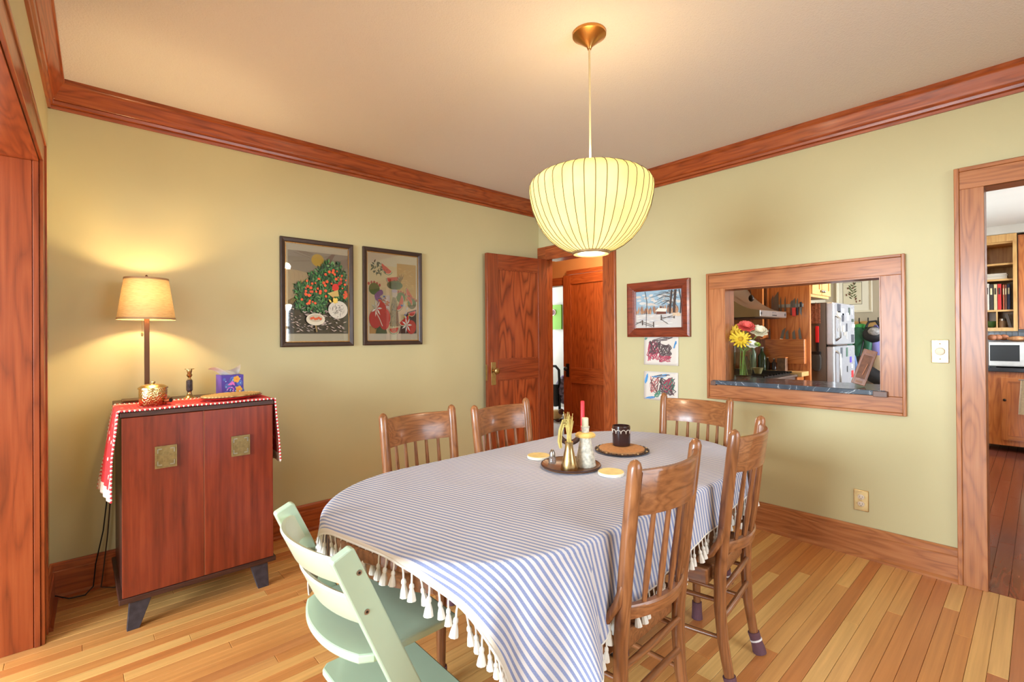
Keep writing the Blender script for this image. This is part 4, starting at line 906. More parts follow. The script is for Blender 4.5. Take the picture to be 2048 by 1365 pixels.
for i in range(13):
    a = PI + 0.35 + (PI - 0.7) * i / 12; pts.append((0.045 * math.cos(a) * 0.75, -0.045 * math.cos(a) * 0.66, 0.125 + 0.045 * math.sin(a)))
obj('stand', G().lathe([(0.022, 0), (0.022, 0.004), (0.008, 0.01), (0.007, 0.085)], 16), DKB, t, smooth=True, local=True)
obj('arm', G().tube(pts, [0.008] + [0.0115] * 11 + [0.009], 10), DKB, t, smooth=True, local=True)
cpx, cpy = 0.05, -0.044
obj('candle_cup', G().lathe([(0.009, 0.108), (0.014, 0.116), (0.013, 0.128), (0.0135, 0.131), (0.001, 0.130)], 16, c=(0.042, -0.036, 0)), M_DARKM, t, smooth=True, local=True)
lathe_thing('taper_candle', 'tall red taper candle in the dark curved holder', 'candle', (1.593, 1.314, TTR + 0.131), [(0.0095, 0), (0.0085, 0.122), (0.006, 0.126), (0.0005, 0.126)], plain('red_wax', s(206, 36, 46), 0.4), 'wax', 16)
t = thing('glass_shaker', 'small glass shaker with a pointed metal top on the brown tray', 'shaker', (1.476, 1.382, TTR))
obj('glass_body', G().lathe([(0.014, 0), (0.016, 0.002), (0.014, 0.026), (0.010, 0.032)], 14), plain('thick_glass', (0.9, 0.9, 0.9, 1), 0.05, trans=0.9), t, smooth=True, local=True)
obj('metal_top', G().lathe([(0.012, 0.030), (0.012, 0.042), (0.007, 0.055), (0.001, 0.060)], 14), M_STEEL, t, smooth=True, local=True)
t = thing('dark_plate', 'dark beaded round plate under the cork mat', 'plate', (1.885, 1.322, TT))
obj('plate_base', G().lathe([(0.001, 0), (0.112, 0), (0.125, 0.006), (0.125, 0.009), (0.11, 0.006), (0.001, 0.005)], 40), plain('dark_beaded', s(66, 48, 42), 0.35), t, smooth=True, local=True)
for k in range(30):
    a = 2 * PI * k / 30; obj('bead', G().ball((0.117 * math.cos(a), 0.117 * math.sin(a), 0.010), 0.004, 6, 5, (1.2, 1.2, .6)), plain('pale_bead', s(196, 160, 110), 0.4) if k % 3 == 0 else MATS['dark_beaded'], t, smooth='all', local=True)
lathe_thing('cork_mat', 'round cork mat lying on the dark beaded plate', 'mat', (1.888, 1.325, TT + 0.0055), [(0.104, 0), (0.105, 0.003), (0.104, 0.009), (0.001, 0.0095)], plain('cork', s(186, 132, 84), 0.8, noise=0.15, nscale=80), 'cork_disc', 40)
t = thing('dark_mug', 'dark brown glazed mug with white squiggles on the cork mat', 'mug', (1.925, 1.352, TT + 0.0155))
obj('cup_body', G().lathe([(0.037, 0), (0.041, 0.003), (0.042, 0.09), (0.041, 0.094), (0.038, 0.094), (0.037, 0.006), (0.001, 0.006)], 32), plain('brown_glaze', s(58, 34, 32), 0.18), t, smooth=True, local=True)
SQ = plain('white_slip', s(214, 206, 196), 0.4)
pts = []
for i in range(161):
    a = 2 * PI * i / 160; ph = a * 11; pts.append((0.0428 * math.cos(a + .11 * math.sin(ph)), 0.0428 * math.sin(a + .11 * math.sin(ph)), 0.070 + 0.0085 * math.cos(ph)))
obj('slip_squiggle', G().tube(pts, 0.0017, 5, cap=False), SQ, t, smooth=True, local=True)

# ---------------------------------------------------------------- dining chairs
def make_chair():
    t = thing('dining_chair', 'x', 'chair', group='oak spindle-back dining chairs')
    WCz, WCx = WC('Z'), WC('X')
    SOCK = plain('plum_sock_knit', s(104, 70, 78), 0.95, bump=0.8, bscale=140)
    for sx in (-1, 1):
        path = [(0.168, 0.012, 0.004), (0.167, 0.034, 0.09), (0.168, 0.052, 0.2), (0.170, 0.060, 0.32), (0.172, 0.058, 0.42), (0.175, 0.046, 0.55), (0.179, 0.028, 0.72), (0.182, 0.010, 0.87), (0.183, 0.002, 0.935), (0.183, 0.0, 0.948), (0.183, 0, 0.955)]
        rad = [0.016, 0.0175, 0.019, 0.0205, 0.021, 0.021, 0.0205, 0.020, 0.019, 0.014, 0.004]
        ps = obj('post', G().tube([(sx * a, b, c) for a, b, c in path], rad, 14), WCz, t, smooth=True, local=True)
        obj('leg_sock', G().tube([(sx * 0.168, 0.010, 0.001), (sx * 0.168, 0.014, 0.02), (sx * 0.1675, 0.024, 0.05), (sx * 0.167, 0.032, 0.078)], [0.026, 0.0245, 0.021, 0.0225], 14), SOCK, ps, smooth=True, local=True)
        obj('sock_band', G().tube([(sx * 0.1675, 0.022, 0.046), (sx * 0.1675, 0.0245, 0.052)], 0.0235, 14), plain('white_band', s(226, 220, 220), 0.8), ps, smooth=True, local=True)
        fl = obj('leg', G().tube([(sx * 0.178, 0.415, 0.395), (sx * 0.184, 0.422, 0.25), (sx * 0.190, 0.43, 0.003)], [0.019, 0.020, 0.014], 12), WCz, t, smooth=True, local=True)
        obj('leg_sock', G().tube([(sx * 0.190, 0.43, 0.001), (sx * 0.1895, 0.43, 0.03), (sx * 0.189, 0.429, 0.075)], [0.024, 0.022, 0.021], 14), SOCK, fl, smooth=True, local=True)
        hb = [(0.188, 0.040, 0.61), (0.200, 0.050, 0.56), (0.207, 0.078, 0.512), (0.208, 0.125, 0.480), (0.203, 0.18, 0.466), (0.195, 0.215, 0.46)]
        obj('hip_brace', G().tube([(sx * a, b, c) for a, b, c in hb], [0.009, 0.012, 0.013, 0.013, 0.012, 0.009], 10), WCz, t, smooth=True, local=True)
        for z in (0.335, 0.205):
            obj('side_rung', G().tube([(sx * 0.170, 0.055, z), (sx * 0.178, 0.24, z - 0.005), (sx * 0.186, 0.424, z - 0.01)], [0.0075, 0.0105, 0.0075], 10), WC('Y'), t, smooth=True, local=True)
    for z in (0.372, 0.275):
        obj('rear_rung', G().tube([(-0.171, 0.052, z), (0, 0.050, z), (0.171, 0.052, z)], [0.009, 0.0115, 0.009], 10), WCx, t, smooth=True, local=True)
    for z in (0.32,):
        obj('front_rung', G().tube([(-0.18, 0.42, z), (0, 0.42, z), (0.18, 0.42, z)], [0.008, 0.011, 0.008], 10), WCx, t, smooth=True, local=True)
    def bowed(z0, z1, th, y_of, bow, xe):
        g = G(); n = 16
        for i in range(n + 1):
            u = -1 + 2 * i / n; x = xe * u; b = -bow * (1 - u * u)
            for (z, dy) in ((z0, 0.0), (z1 - 0.006, 0.0), (z1, 0.005), (z1, th - 0.005), (z1 - 0.006, th), (z0, th)):
                g.v.append((x, y_of(z) + b - th / 2 + dy, z))
        m = 6
        for i in range(n):
            for j in range(m): g.f.append((i * m + j, i * m + (j + 1) % m, (i + 1) * m + (j + 1) % m, (i + 1) * m + j))
        g.f += [tuple(range(m - 1, -1, -1)), tuple(n * m + j for j in range(m))]; g.c = [None] * len(g.f); return g
    yl = lambda z: 0.052 - 0.13 * (z - 0.5)
    obj('crest_rail', bowed(0.802, 0.926, 0.022, yl, 0.046, 0.170), WCx, t, smooth=True, local=True)
    obj('lower_rail', bowed(0.508, 0.546, 0.026, yl, 0.046, 0.163), WCx, t, smooth=True, local=True)
    for k in range(5):
        u = (k - 2) * 0.335; xa, xb = 0.163 * u, 0.168 * u; b = -0.046 * (1 - u * u)
        obj('spindle', G().tube([(xa, yl(0.54) + b, 0.54), (xa + (xb - xa) * .35, yl(0.63) + b, 0.63), (xb, yl(0.81) + b, 0.81)], [0.0065, 0.0098, 0.0068], 8), WCz, t, smooth=True, local=True)
    seat = [(-0.205, 0.092), (-0.146, 0.090), (-0.144, 0.066), (0.144, 0.066), (0.146, 0.090), (0.205, 0.092), (0.213, 0.30), (0.208, 0.44), (0.19, 0.475), (0.0, 0.485), (-0.19, 0.475), (-0.208, 0.44), (-0.213, 0.30)]
    obj('seat', G().prism(seat, 'z', 0.392, 0.450), WC('Y'), t, bevel=0.006, local=True)
    return t
ch = make_chair()
def place(o, c, rot, label): o.location = (c[0], c[1], 0); o.rotation_euler = (0, 0, math.radians(rot)); o['label'] = label
chairs = [((1.277, 0.733), 2.8, 'oak spindle-back chair nearest the camera, its back against the striped cloth'),
          ((1.872, 0.742), 7.8, 'oak spindle-back chair facing the table beside the kitchen wall baseboard'),
          ((1.165, 1.925), 181.7, 'oak spindle-back chair across the table, nearer the cabinet'),
          ((1.596, 1.846), 183.9, 'oak spindle-back chair across the table in front of the open door'),
          ((2.50, 1.272), 93.0, 'oak spindle-back chair at the table end under the drawings')]
for i, (c, r, lb) in enumerate(chairs):
    if i == 0: place(ch, c, r, lb)
    else: place(dup(ch, (0, 0, 0), 0, lb), c, r, lb)

# ---------------------------------------------------------------- mint high chair
MINT = plain('mint_paint', s(182, 202, 175), 0.35, noise=0.04, nscale=6, coat=0.2)
t = thing('high_chair', 'mint green wooden high chair with curved back slats at the table end', 'high chair', (0.55, 1.265, 0))
slope = 0.448
def post_x(z): return 0.466 + (0.807 - z) * slope - 0.03      # centre line of the slanted uprights
NY0, NY1, FY0, FY1 = 1.050, 1.076, 1.455, 1.481
for (ya, yb) in ((NY0, NY1), (FY0, FY1)):
    c0, c1 = 0.040, 0.036
    top = [(0.414, 0.784), (0.466, 0.807)]
    pl = [(0.414, 0.784), (0.418, 0.790), (0.458, 0.808), (0.466, 0.805), (0.466 + (0.805 - 0.0) * slope, 0.0), (0.466 + 0.805 * slope - 0.082, 0.0), (0.466 + (0.805 - 0.03) * slope - 0.079, 0.03)]
    up = obj('upright', G().prism(pl, 'y', ya, yb), MINT, t, bevel=0.004)
    fx = 0.466 + 0.805 * slope
    obj('floor_rail', G().prism([(0.30, 0.0), (fx - 0.082, 0.0), (fx - 0.09, 0.035), (0.32, 0.03), (0.30, 0.02)], 'y', ya, yb), MINT, t, bevel=0.003)
    if ya == NY0:
        for (xx, zz) in ((0.476, 0.748), (0.494, 0.652)):
            g = G().tube([(xx, NY0 - 0.002, zz), (xx, NY0 + 0.004, zz)], 0.0065, 12); sc_ = obj('screw', g, M_STEEL, up)
            obj('screw_socket', G().tube([(xx, NY0 - 0.0026, zz), (xx, NY0 - 0.0018, zz)], 0.0032, 6), M_BLACK, sc_)
def back_slat(z0, z1, dep):
    g = G(); n = 18; m = 6
    for i in range(n + 1):
        u = -1 + 2 * i / n; y = (NY1 + FY0) / 2 + (FY0 - NY1) / 2 * u; b = -dep * (1 - u * u) ** 0.8
        dz = 0.0
        for (z, dx) in ((z0 + 0.006, 0.0), (z1 - 0.006, 0.0), (z1, 0.006), (z1 - 0.004, 0.014), (z0 + 0.004, 0.014), (z0, 0.006)):
            zz = z + 0.014 * (1 - u * u) * (1 if z > (z0 + z1) / 2 else 0.5); g.v.append((post_x(zz) + 0.006 + b - 0.007 + dx, y, zz))
    for i in range(n):
        for j in range(m): g.f.append((i * m + j, i * m + (j + 1) % m, (i + 1) * m + (j + 1) % m, (i + 1) * m + j))
    g.f += [tuple(range(m - 1, -1, -1)), tuple(n * m + j for j in range(m))]; g.c = [None] * len(g.f); return g
CRM = plain('mint_cream_paint', s(200, 206, 180), 0.35, coat=0.2)
obj('back_slat', back_slat(0.700, 0.775, 0.062), CRM, t, smooth=True)
obj('back_slat', back_slat(0.585, 0.668, 0.062), CRM, t, smooth=True)
def plate(z, xb, xf, wavy, name):
    pts = []; n = 20
    for i in range(n + 1):
        u = -1 + 2 * i / n; y = (NY1 + FY0) / 2 + (FY0 - NY1) / 2 * u
        pts.append((xb + wavy * (1 - abs(u) ** 2.2) * -1 + 0.02 * (abs(u) > .9), y))
    pts += [(xf, FY0), (xf, NY1)]
    obj(name, G().prism(pts, 'z', z - 0.011, z + 0.011), MINT, t, bevel=0.005)
plate(0.518, post_x(0.518) - 0.062, post_x(0.518) + 0.20, 0.050, 'seat_plate')
plate(0.295, post_x(0.295) - 0.13, post_x(0.295) + 0.14, 0.0, 'footrest')
obj('cross_bar', G().box(post_x(0.05) + 0.0, post_x(0.05) + 0.02, NY1, FY0, 0.03, 0.07), MINT, t, bevel=0.003)
obj('tie_rod', G().tube([(post_x(0.42) + .02, NY1, 0.42), (post_x(0.42) + .02, FY0, 0.42)], 0.006, 8), M_STEEL, t, smooth=True)

# ---------------------------------------------------------------- flowers and board on the stone ledge
t = thing('flower_vase', 'square clear glass vase of water on the stone ledge', 'vase', (3.50, 1.425, 0.9665), 0.35)
tt = NT('vase_glass'); tr = tt.n('ShaderNodeBsdfTransparent'); tr.inputs[0].default_value = (0.975, 0.985, 0.97, 1); gl = tt.n('ShaderNodeBsdfGlossy'); gl.inputs['Roughness'].default_value = 0.03
fr = tt.n('ShaderNodeFresnel'); fr.inputs[0].default_value = 1.5; mx = tt.n('ShaderNodeMixShader'); tt.l(fr.outputs[0], mx.inputs[0]); tt.l(tr.outputs[0], mx.inputs[1]); tt.l(gl.outputs[0], mx.inputs[2]); tt.l(mx.outputs[0], tt.out.inputs[0])
W_ = 0.058
for (a, b, c, d) in ((-W_, W_, -W_, -W_ + 0.005), (-W_, W_, W_ - 0.005, W_), (-W_, -W_ + 0.005, -W_ + .005, W_ - .005), (W_ - 0.005, W_, -W_ + .005, W_ - .005)):
    obj('glass_wall', G().box(a, b, c, d, 0.0, 0.245), tt.m, t, local=True)
obj('glass_base', G().box(-W_ + .005, W_ - .005, -W_ + .005, W_ - .005, 0.0, 0.02), tt.m, t, local=True)
wt = NT('vase_water'); tr = wt.n('ShaderNodeBsdfTransparent'); tr.inputs[0].default_value = (0.95, 0.96, 0.84, 1); wt.l(tr.outputs[0], wt.out.inputs[0])
obj('water', G().box(-W_ + .006, W_ - .006, -W_ + .006, W_ - .006, 0.022, 0.19), wt.m, t, local=True)
STEM = plain('flower_stem', s(116, 140, 62), 0.6, noise=0.2)
def flower(name, label, at, r, kind, col, core):
    t = thing(name, label, 'flower', at)
    sc0 = Vector((3.50, 1.425, 0.9665)); b0 = sc0 + Vector((R.uniform(-.03, .03), R.uniform(-.03, .03), 0.03)) - Vector(at)
    mid = (sc0 + Vector((R.uniform(-.02, .02), R.uniform(-.02, .02), 0.2)) - Vector(at))
    obj('stem', G().tube([b0, mid, (0, 0, -r * 0.2)], 0.0032, 6), STEM, t, smooth=True, local=True)
    m = plain('petal_' + kind + str(int(col[0] * 99)) + str(int(col[2] * 99)), col, 0.6, noise=0.1)
    nrm = Vector((-0.75, -0.45, 0.5)).normalized() if kind == 'daisy' else Vector((-0.5, -0.4, 0.75)).normalized()
    q = nrm.to_track_quat('Z', 'Y').to_matrix()
    layers = ((16, 1.0, 0.15), (12, 0.72, 0.5)) if kind == 'daisy' else ((9, 1.0, 0.2), (8, 0.82, 0.6), (7, 0.6, 1.0), (5, 0.4, 1.3))
    for n, L, cup in layers:
        for k in range(n):
            a = 2 * PI * k / n + R.uniform(-.1, .1); g = G(); wd = (0.10 if kind == 'daisy' else 0.30) * r * (1.3 if L < .9 else 1)
            row = []
            for (d, wv) in ((0.1, .4), (0.5, 1.0), (0.85, .9), (1.0, .35)):
                for e in (-1, 0, 1):
                    rad = d * r * L; z = cup * r * L * d * d * 0.6 + (-0.05 * r if e == 0 else 0)
                    p = Vector((rad * math.cos(a) - e * wv * wd * math.sin(a), rad * math.sin(a) + e * wv * wd * math.cos(a), z)); row.append(q @ p)
            g.add(row, [(i * 3 + j, i * 3 + j + 1, i * 3 + j + 4, i * 3 + j + 3) for i in range(3) for j in range(2)])
            obj('petal', g, m, t, smooth='all', local=True)
    if core: obj('flower_centre', G().ball(q @ Vector((0, 0, 0.08 * r)), r * 0.22, 10, 6), plain('flower_core', core, 0.8), t, smooth='all', local=True)
    return t
flower('yellow_daisy', 'yellow daisy above another yellow daisy in the glass vase', (3.44, 1.475, 1.298), 0.074, 'daisy', s(222, 186, 48), s(196, 156, 40))
flower('yellow_daisy', 'yellow daisy lowest among the blooms, against the vase rim', (3.42, 1.408, 1.252), 0.072, 'daisy', s(228, 196, 54), s(200, 160, 40))
flower('coral_carnation', 'coral pink ruffled carnation topping the vase bouquet', (3.46, 1.385, 1.338), 0.060, 'ruffle', s(226, 96, 86), None)
flower('white_bloom', 'ivory white ruffled bloom beside the coral carnation', (3.50, 1.318, 1.305), 0.062, 'ruffle', s(232, 224, 196), None)
flower('white_bloom', 'small white bloom drooping over the vase edge', (3.45, 1.345, 1.215), 0.042, 'ruffle', s(236, 232, 222), None)
flower('pink_bud', 'small magenta bud at the edge of the vase bouquet', (3.46, 1.50, 1.235), 0.022, 'ruffle', s(206, 70, 130), None)
flower('green_bud', 'lime green bud hanging beside the vase', (3.46, 1.312, 1.215), 0.022, 'ruffle', s(150, 172, 60), None)
t = thing('thermometer_board', 'carved wooden thermometer board leaning on the stone ledge', 'thermometer', (3.46, 0.742, 0.9815))
t.rotation_euler = (math.radians(-7), math.radians(17), math.radians(-82)); t.scale = (0.82, 0.82, 0.82)
LB = wood('carved_board', s(176, 118, 80), s(150, 92, 60), s(108, 62, 40), axis='Z', rings=10, across=60, vary=0.03)
bx_ = lambda x0, x1, y0, y1, z0, z1: G().box(x0, x1, y0, y1, z0, z1)
obj('board', bx_(-0.043, 0.043, 0.0, 0.018, 0.0, 0.262), LB, t, bevel=0.003, local=True)
obj('recess', bx_(-0.03, 0.03, -0.002, 0.0, 0.045, 0.222), plain('recess_brown', s(124, 78, 52), 0.6, noise=0.3), t, local=True)
g = bx_(-0.034, -0.028, -0.006, 0.0, 0.04, 0.226); g.box(0.028, 0.034, -0.006, 0.0, 0.04, 0.226).box(-0.028, 0.028, -0.006, 0, 0.22, 0.226).box(-0.028, 0.028, -0.006, 0, 0.04, 0.046); obj('moulding', g, LB, t, local=True)
obj('glass_tube', G().tube([(0.006, -0.005, 0.075), (0.014, -0.005, 0.16)], 0.004, 8), plain('copper_tube', s(206, 150, 120), 0.3, 0.5), t, smooth=True, local=True)
for z_ in (0.236, 0.012): obj('carved_badge', bx_(-0.02, 0.02, -0.003, 0, z_, z_ + 0.016), plain('badge_brown', s(150, 100, 66), 0.5), t, local=True)

# ---------------------------------------------------------------- kitchen shell
KX0, KZ = XR + 0.126, 2.48
struct('floor_kitchen', G().box(XR, 8.1, -1.35, 2.1, -0.05, -0.019), MATS['subfloor'], 'glossy reddish plank kitchen floor beyond the doorway', 'floor')
KF = bpy.data.objects['floor_kitchen']
M_KF = wood('red_plank', s(150, 84, 58), s(128, 62, 42), s(84, 38, 28), axis='X', rings=9, across=50, rough=0.16, coat=0.5, vary=0.2)
krest = G(); yy = -0.72; kmesh = {}
while yy < 0.62:
    xx = XR - 0.0 + 0.002 - R.uniform(0, .6)
    while xx < 7.9:
        L = R.choice([0.7, 0.9, 1.2])
        a = max(xx, XR + 0.002); b = min(xx + L, 7.95)
        if b - a > 0.05: g = G(); plank_geo(g, 0, 0, b - a, 0.07); o = obj('plank', g, M_KF, KF); o.location = (a, yy, 0)
        xx += L
    yy += 0.07
while yy < 2.05: plank_geo(krest, XR + 0.002, yy, 4.6, 0.07); yy += 0.07
o = obj('plank_field', krest, M_KF, KF); o['kind'] = 'stuff'
struct('wall_kitchen_end', G().box(8.03, 8.13, -1.35, 2.1, 0, KZ), M_KIT, 'beige kitchen wall behind the coat hooks and far cupboards', 'wall')
struct('wall_kitchen_back', G().box(KX0, 8.13, 2.1, 2.2, 0, KZ), M_KIT, 'beige kitchen wall behind the range hood', 'wall')
struct('wall_kitchen_front', wall_y(G(), -1.48, -1.35, KX0, 8.13, KZ, [(5.1, 7.3, 1.0, 2.2)]), M_KIT, 'beige kitchen wall with the added window opening', 'wall')
struct('ceiling_kitchen', G().box(KX0, 8.13, -1.48, 2.2, KZ, KZ + 0.05), M_WHITE, 'white kitchen ceiling', 'ceiling')
window_k = sthing('window_3', 'unseen white window added to light the kitchen', 'window', (6.2, -1.42, 1.0))  # unseen window, added to let light into the kitchen
g = G()
for (a, b, c, d) in ((5.1, 5.15, 1, 2.2), (7.25, 7.3, 1, 2.2), (5.15, 7.25, 1, 1.05), (5.15, 7.25, 2.15, 2.2), (6.17, 6.23, 1.05, 2.15)): g.box(a, b, -1.46, -1.38, c, d)
obj('window_frame', g, MATS['white_window_paint'], window_k); obj('pane', G().box(5.15, 7.25, -1.425, -1.42, 1.05, 2.15), M_GLASS, window_k)
# unseen kitchen ceiling fixture, added to light the hood and knife panel
t = thing('kitchen_fill_light', 'unseen round ceiling light added to brighten the kitchen', 'lamp', (4.7, 0.75, KZ))
obj('base', G().lathe([(0.14, 0), (0.14, -0.03), (0.12, -0.035)], 24), M_STEEL, t, smooth=True, local=True)
obj('globe', G().lathe([(0.13, -0.03), (0.12, -0.07), (0.07, -0.1), (0.002, -0.108)], 24, cap=False), glow('kitchen_fill_glow', (1, 0.88, 0.7, 1), 75.0), t, smooth=True, local=True)

def cupboard(name, label, x0, x1, y0, y1, z0, z1, face, doors, mats, knob=None, glass=False, recess=0.006):
    """box carcass with framed doors on FACE ('-x' or '-y'); doors: list of (a0,a1,z0,z1,knob side)"""
    t = thing(name, label, 'cupboard', ((x0 + x1) / 2, (y0 + y1) / 2, z0))
    d = 0.02
    obj('carcass', G().box(x0 + (d if face == '-x' else 0), x1, y0 + (d if face == '-y' else 0), y1, z0, z1), mats('Z'), t)
    for (a0, a1, c0, c1, ks) in doors:
        fw = min(0.05, (a1 - a0) * .22)
        P = (lambda a, b, e, f, lo, hi: G().box(x0 + lo, x0 + hi, a, b, e, f)) if face == '-x' else (lambda a, b, e, f, lo, hi: G().box(a, b, y0 + lo, y0 + hi, e, f))
        dr = obj('door', P(a0 + fw * .9, a1 - fw * .9, c0 + fw * .9, c1 - fw * .9, 0.008, 0.014), M_GLASS if glass else mats('Z'), t)
        obj('door_stile', P(a0, a0 + fw, c0, c1, 0, 0.019), mats('Z'), dr); obj('door_stile', P(a1 - fw, a1, c0, c1, 0, 0.019), mats('Z'), dr)
        obj('door_rail', P(a0 + fw, a1 - fw, c0, c0 + fw, 0.0005, 0.0185), mats('X' if face == '-y' else 'Y'), dr); obj('door_rail', P(a0 + fw, a1 - fw, c1 - fw, c1, 0.0005, 0.0185), mats('X' if face == '-y' else 'Y'), dr)
        if ks is not None:
            ka = a0 + fw / 2 if ks[0] == 0 else a1 - fw / 2
            kp_ = (x0 - 0.012, ka, ks[1]) if face == '-x' else (ka, y0 - 0.012, ks[1])
            obj('knob', G().ball(kp_, 0.014, 10, 8), knob, dr, smooth='all')
    return t
# stove run under the hood
cupboard('base_cupboard', 'fir base cupboard beside the gas range', 3.75, 4.12, 1.50, 2.08, 0, 0.90, '-y', [(3.77, 4.10, 0.12, 0.86, (1, .8))], WK, M_DARKM)
t = thing('gas_range', 'steel gas range below the curved range hood', 'stove', (4.45, 1.78, 0))
obj('oven_body', G().box(4.135, 4.75, 1.48, 2.08, 0, 0.905), M_STEEL, t, bevel=0.004)
obj('cooktop', G().box(4.135, 4.75, 1.46, 2.08, 0.905, 0.925), M_STEEL, t, bevel=0.004)
for i in range(3):
    xa = 4.15 + i * 0.2; gt = G()
    for q in range(3): gt.box(xa + 0.02 + q * 0.075, xa + 0.03 + q * 0.075, 1.50, 2.04, 0.94, 0.952)
    for q in range(4): gt.box(xa, xa + 0.19, 1.52 + q * 0.165, 1.53 + q * 0.165, 0.928, 0.944)
    obj('grate', gt, M_BLACK, t)
for i in range(4): obj('burner_knob', G().tube([(4.22 + i * .15, 1.475, 0.86), (4.22 + i * .15, 1.45, 0.86)], 0.02, 12), M_BLACK, t, smooth=True)
t = thing('range_hood', 'curved bronze-grey range hood with a steel control strip', 'range hood', (4.44, 1.8, 1.43))
HB = plain('hood_metal', s(150, 126, 100), 0.35, 0.7)
prof = [(2.09, 1.43), (1.556, 1.43), (1.556, 1.486)] 
for i in range(1, 11): a = i / 10 * PI / 2; prof.append((1.60 + 0.32 * math.sin(a) ** 1.0 * 1.0 * (i / 10) ** .4, 1.492 + 0.30 * (1 - math.cos(a))))
prof += [(2.09, 1.80)]
obj('canopy', G().prism(prof, 'x', 4.15, 4.757), HB, t, smooth=True)
cs = obj('control_strip', G().box(4.153, 4.754, 1.550, 1.557, 1.434, 1.483), M_STEEL, t, bevel=0.002)
for xx in (4.18, 4.72): obj('strip_emblem', G().tube([(xx, 1.549, 1.458), (xx, 1.551, 1.458)], 0.013, 12), M_BLACK, cs)
for i in range(3): obj('button', G().box(4.42 + i * .035, 4.445 + i * .035, 1.547, 1.551, 1.444, 1.452), M_BLACK, cs)
obj('strip_lettering', G().box(4.42, 4.435, 1.5492, 1.5505, 1.464, 1.474).box(4.44, 4.50, 1.5492, 1.5505, 1.468, 1.472), plain('grey_letter', s(90, 90, 94), 0.5), cs)
obj('duct', G().box(4.30, 4.60, 1.92, 2.09, 1.79, 2.0), HB, t)
obj('filter', G().box(4.18, 4.73, 1.60, 2.05, 1.425, 1.431), M_DARKM, t)
t = thing('hood_ornament', 'dark hanging bell ornament on the range hood', 'ornament', (4.36, 1.66, 1.60))
obj('bell', G().ball((4.36, 1.70, 1.60), 0.028, 12, 8, (0.8, 0.8, 1.1)), M_DARKM, t, smooth='all'); obj('string', G().tube([(4.36, 1.70, 1.625), (4.355, 1.72, 1.74)], 0.003, 5), M_DARKM, t)
cupboard('wall_cupboard', 'pale maple wall cupboard over the range hood', 3.90, 4.70, 1.78, 2.09, 1.81, 2.36, '-y', [(3.92, 4.30, 1.83, 2.34, None), (4.32, 4.69, 1.83, 2.34, None)], WY, M_STEEL)
cupboard('wall_cupboard', 'glass-fronted fir wall cupboard between the hood and the knife panel', 4.765, 4.945, 1.76, 2.09, 1.24, 2.36, '-y', [(4.77, 4.94, 1.25, 1.80, None), (4.77, 4.94, 1.81, 2.34, None)], WK, M_STEEL, glass=True)
t = thing('butcher_counter', 'butcher block counter beside the gas range', 'counter', (4.86, 1.7, 0.89))
obj('worktop', G().box(4.757, 4.945, 1.43, 2.09, 0.905, 0.945), WY('Y'), t, bevel=0.003)
obj('cupboard_body', G().box(4.757, 4.945, 1.47, 2.09, 0.0, 0.905), WK('Z'), t)
tiles = sthing('trim_8', 'white tile backsplash behind the gas range', 'backsplash', (4.3, 2.095, 0.93))
tme_ = mesh_of(G().box(0.002, 0.098, -0.006, 0, 0.002, 0.098), plain('white_tile', s(214, 212, 204), 0.2), name='tile')
for i in range(9):
    for j in range(4):
        o = bpy.data.objects.new('tile', tme_); COL.objects.link(o); o.parent = tiles; o.location = (3.85 + i * 0.1 - 4.3, 0.005, j * 0.1 + 0.01)
# knife panel
struct('wall_knife_panel', G().box(4.95, 4.985, 1.42, 2.09, 0, 2.36), WK('Z'), 'tall fir side panel carrying the knife rack', 'panel')
t = thing('knife_rail', 'steel magnetic knife rail on the fir panel', 'knife rack', (4.94, 1.6, 1.545))
obj('rail', G().box(4.936, 4.95, 1.468, 1.735, 1.534, 1.566), M_STEEL, t, bevel=0.002)
BLD = plain('knife_blade', s(120, 112, 106), 0.3, 0.9)
def knife(label, y, ztop, zbot, hz, hcol, w_=0.022, tilt=0.0, x=4.930):
    t = thing('kitchen_knife', label, 'knife', (x, y, zbot), group='knives on the fir panel')
    t.rotation_euler = (tilt, 0, 0)
    up = hz > (ztop + zbot) / 2       # handle above the blade
    hb = hz - zbot; H = ztop - zbot
    if up: bl, hd = (0.0, hb), (hb, H)
    else: bl, hd = (hb, H), (0.0, hb)
    tip = bl[1] if not up else bl[0]; base_ = bl[0] if not up else bl[1]
    obj('blade', G().prism([(-w_ / 2, base_), (w_ / 2, base_), (w_ / 2, tip - (tip - base_) * .3), (-w_ / 2 + .003, tip)], 'x', -0.0015, 0.0015), BLD, t, local=True)
    obj('handle', G().box(-0.006, 0.006, -w_ * .55, w_ * .55, hd[0], hd[1]), plain('handle_%d' % int(hcol[0] * 999), hcol, 0.5), t, bevel=0.004, local=True)
BLK = s(34, 28, 28)
knife('long dark cleaver at one end of the magnetic rail', 1.695, 1.69, 1.47, 1.50, BLK, 0.045)
knife('thin dark blade barely seen at the magnetic rail end', 1.728, 1.66, 1.47, 1.52, s(70, 34, 24), 0.02)
knife('narrow knife third from the rail end nearest the hood', 1.655, 1.64, 1.46, 1.50, s(150, 110, 70), 0.012)
knife('narrow boning knife mid rail on the fir panel', 1.617, 1.64, 1.46, 1.50, s(150, 110, 70), 0.012)
knife('brown-handled knife mid rail beside the red scissors', 1.565, 1.60, 1.46, 1.53, s(90, 50, 40), 0.016)
knife('red-handled kitchen scissors hanging on the magnetic rail', 1.543, 1.62, 1.45, 1.53, s(206, 50, 40), 0.028)
knife('slim black knife right beside the red scissors', 1.514, 1.62, 1.46, 1.53, s(40, 34, 48), 0.016)
knife('riveted black knife last on the magnetic rail', 1.486, 1.58, 1.455, 1.535, s(28, 22, 22), 0.018)
t = thing('knife_block', 'flat wooden knife slot board fixed low on the fir panel', 'knife block', (4.90, 1.61, 1.01))
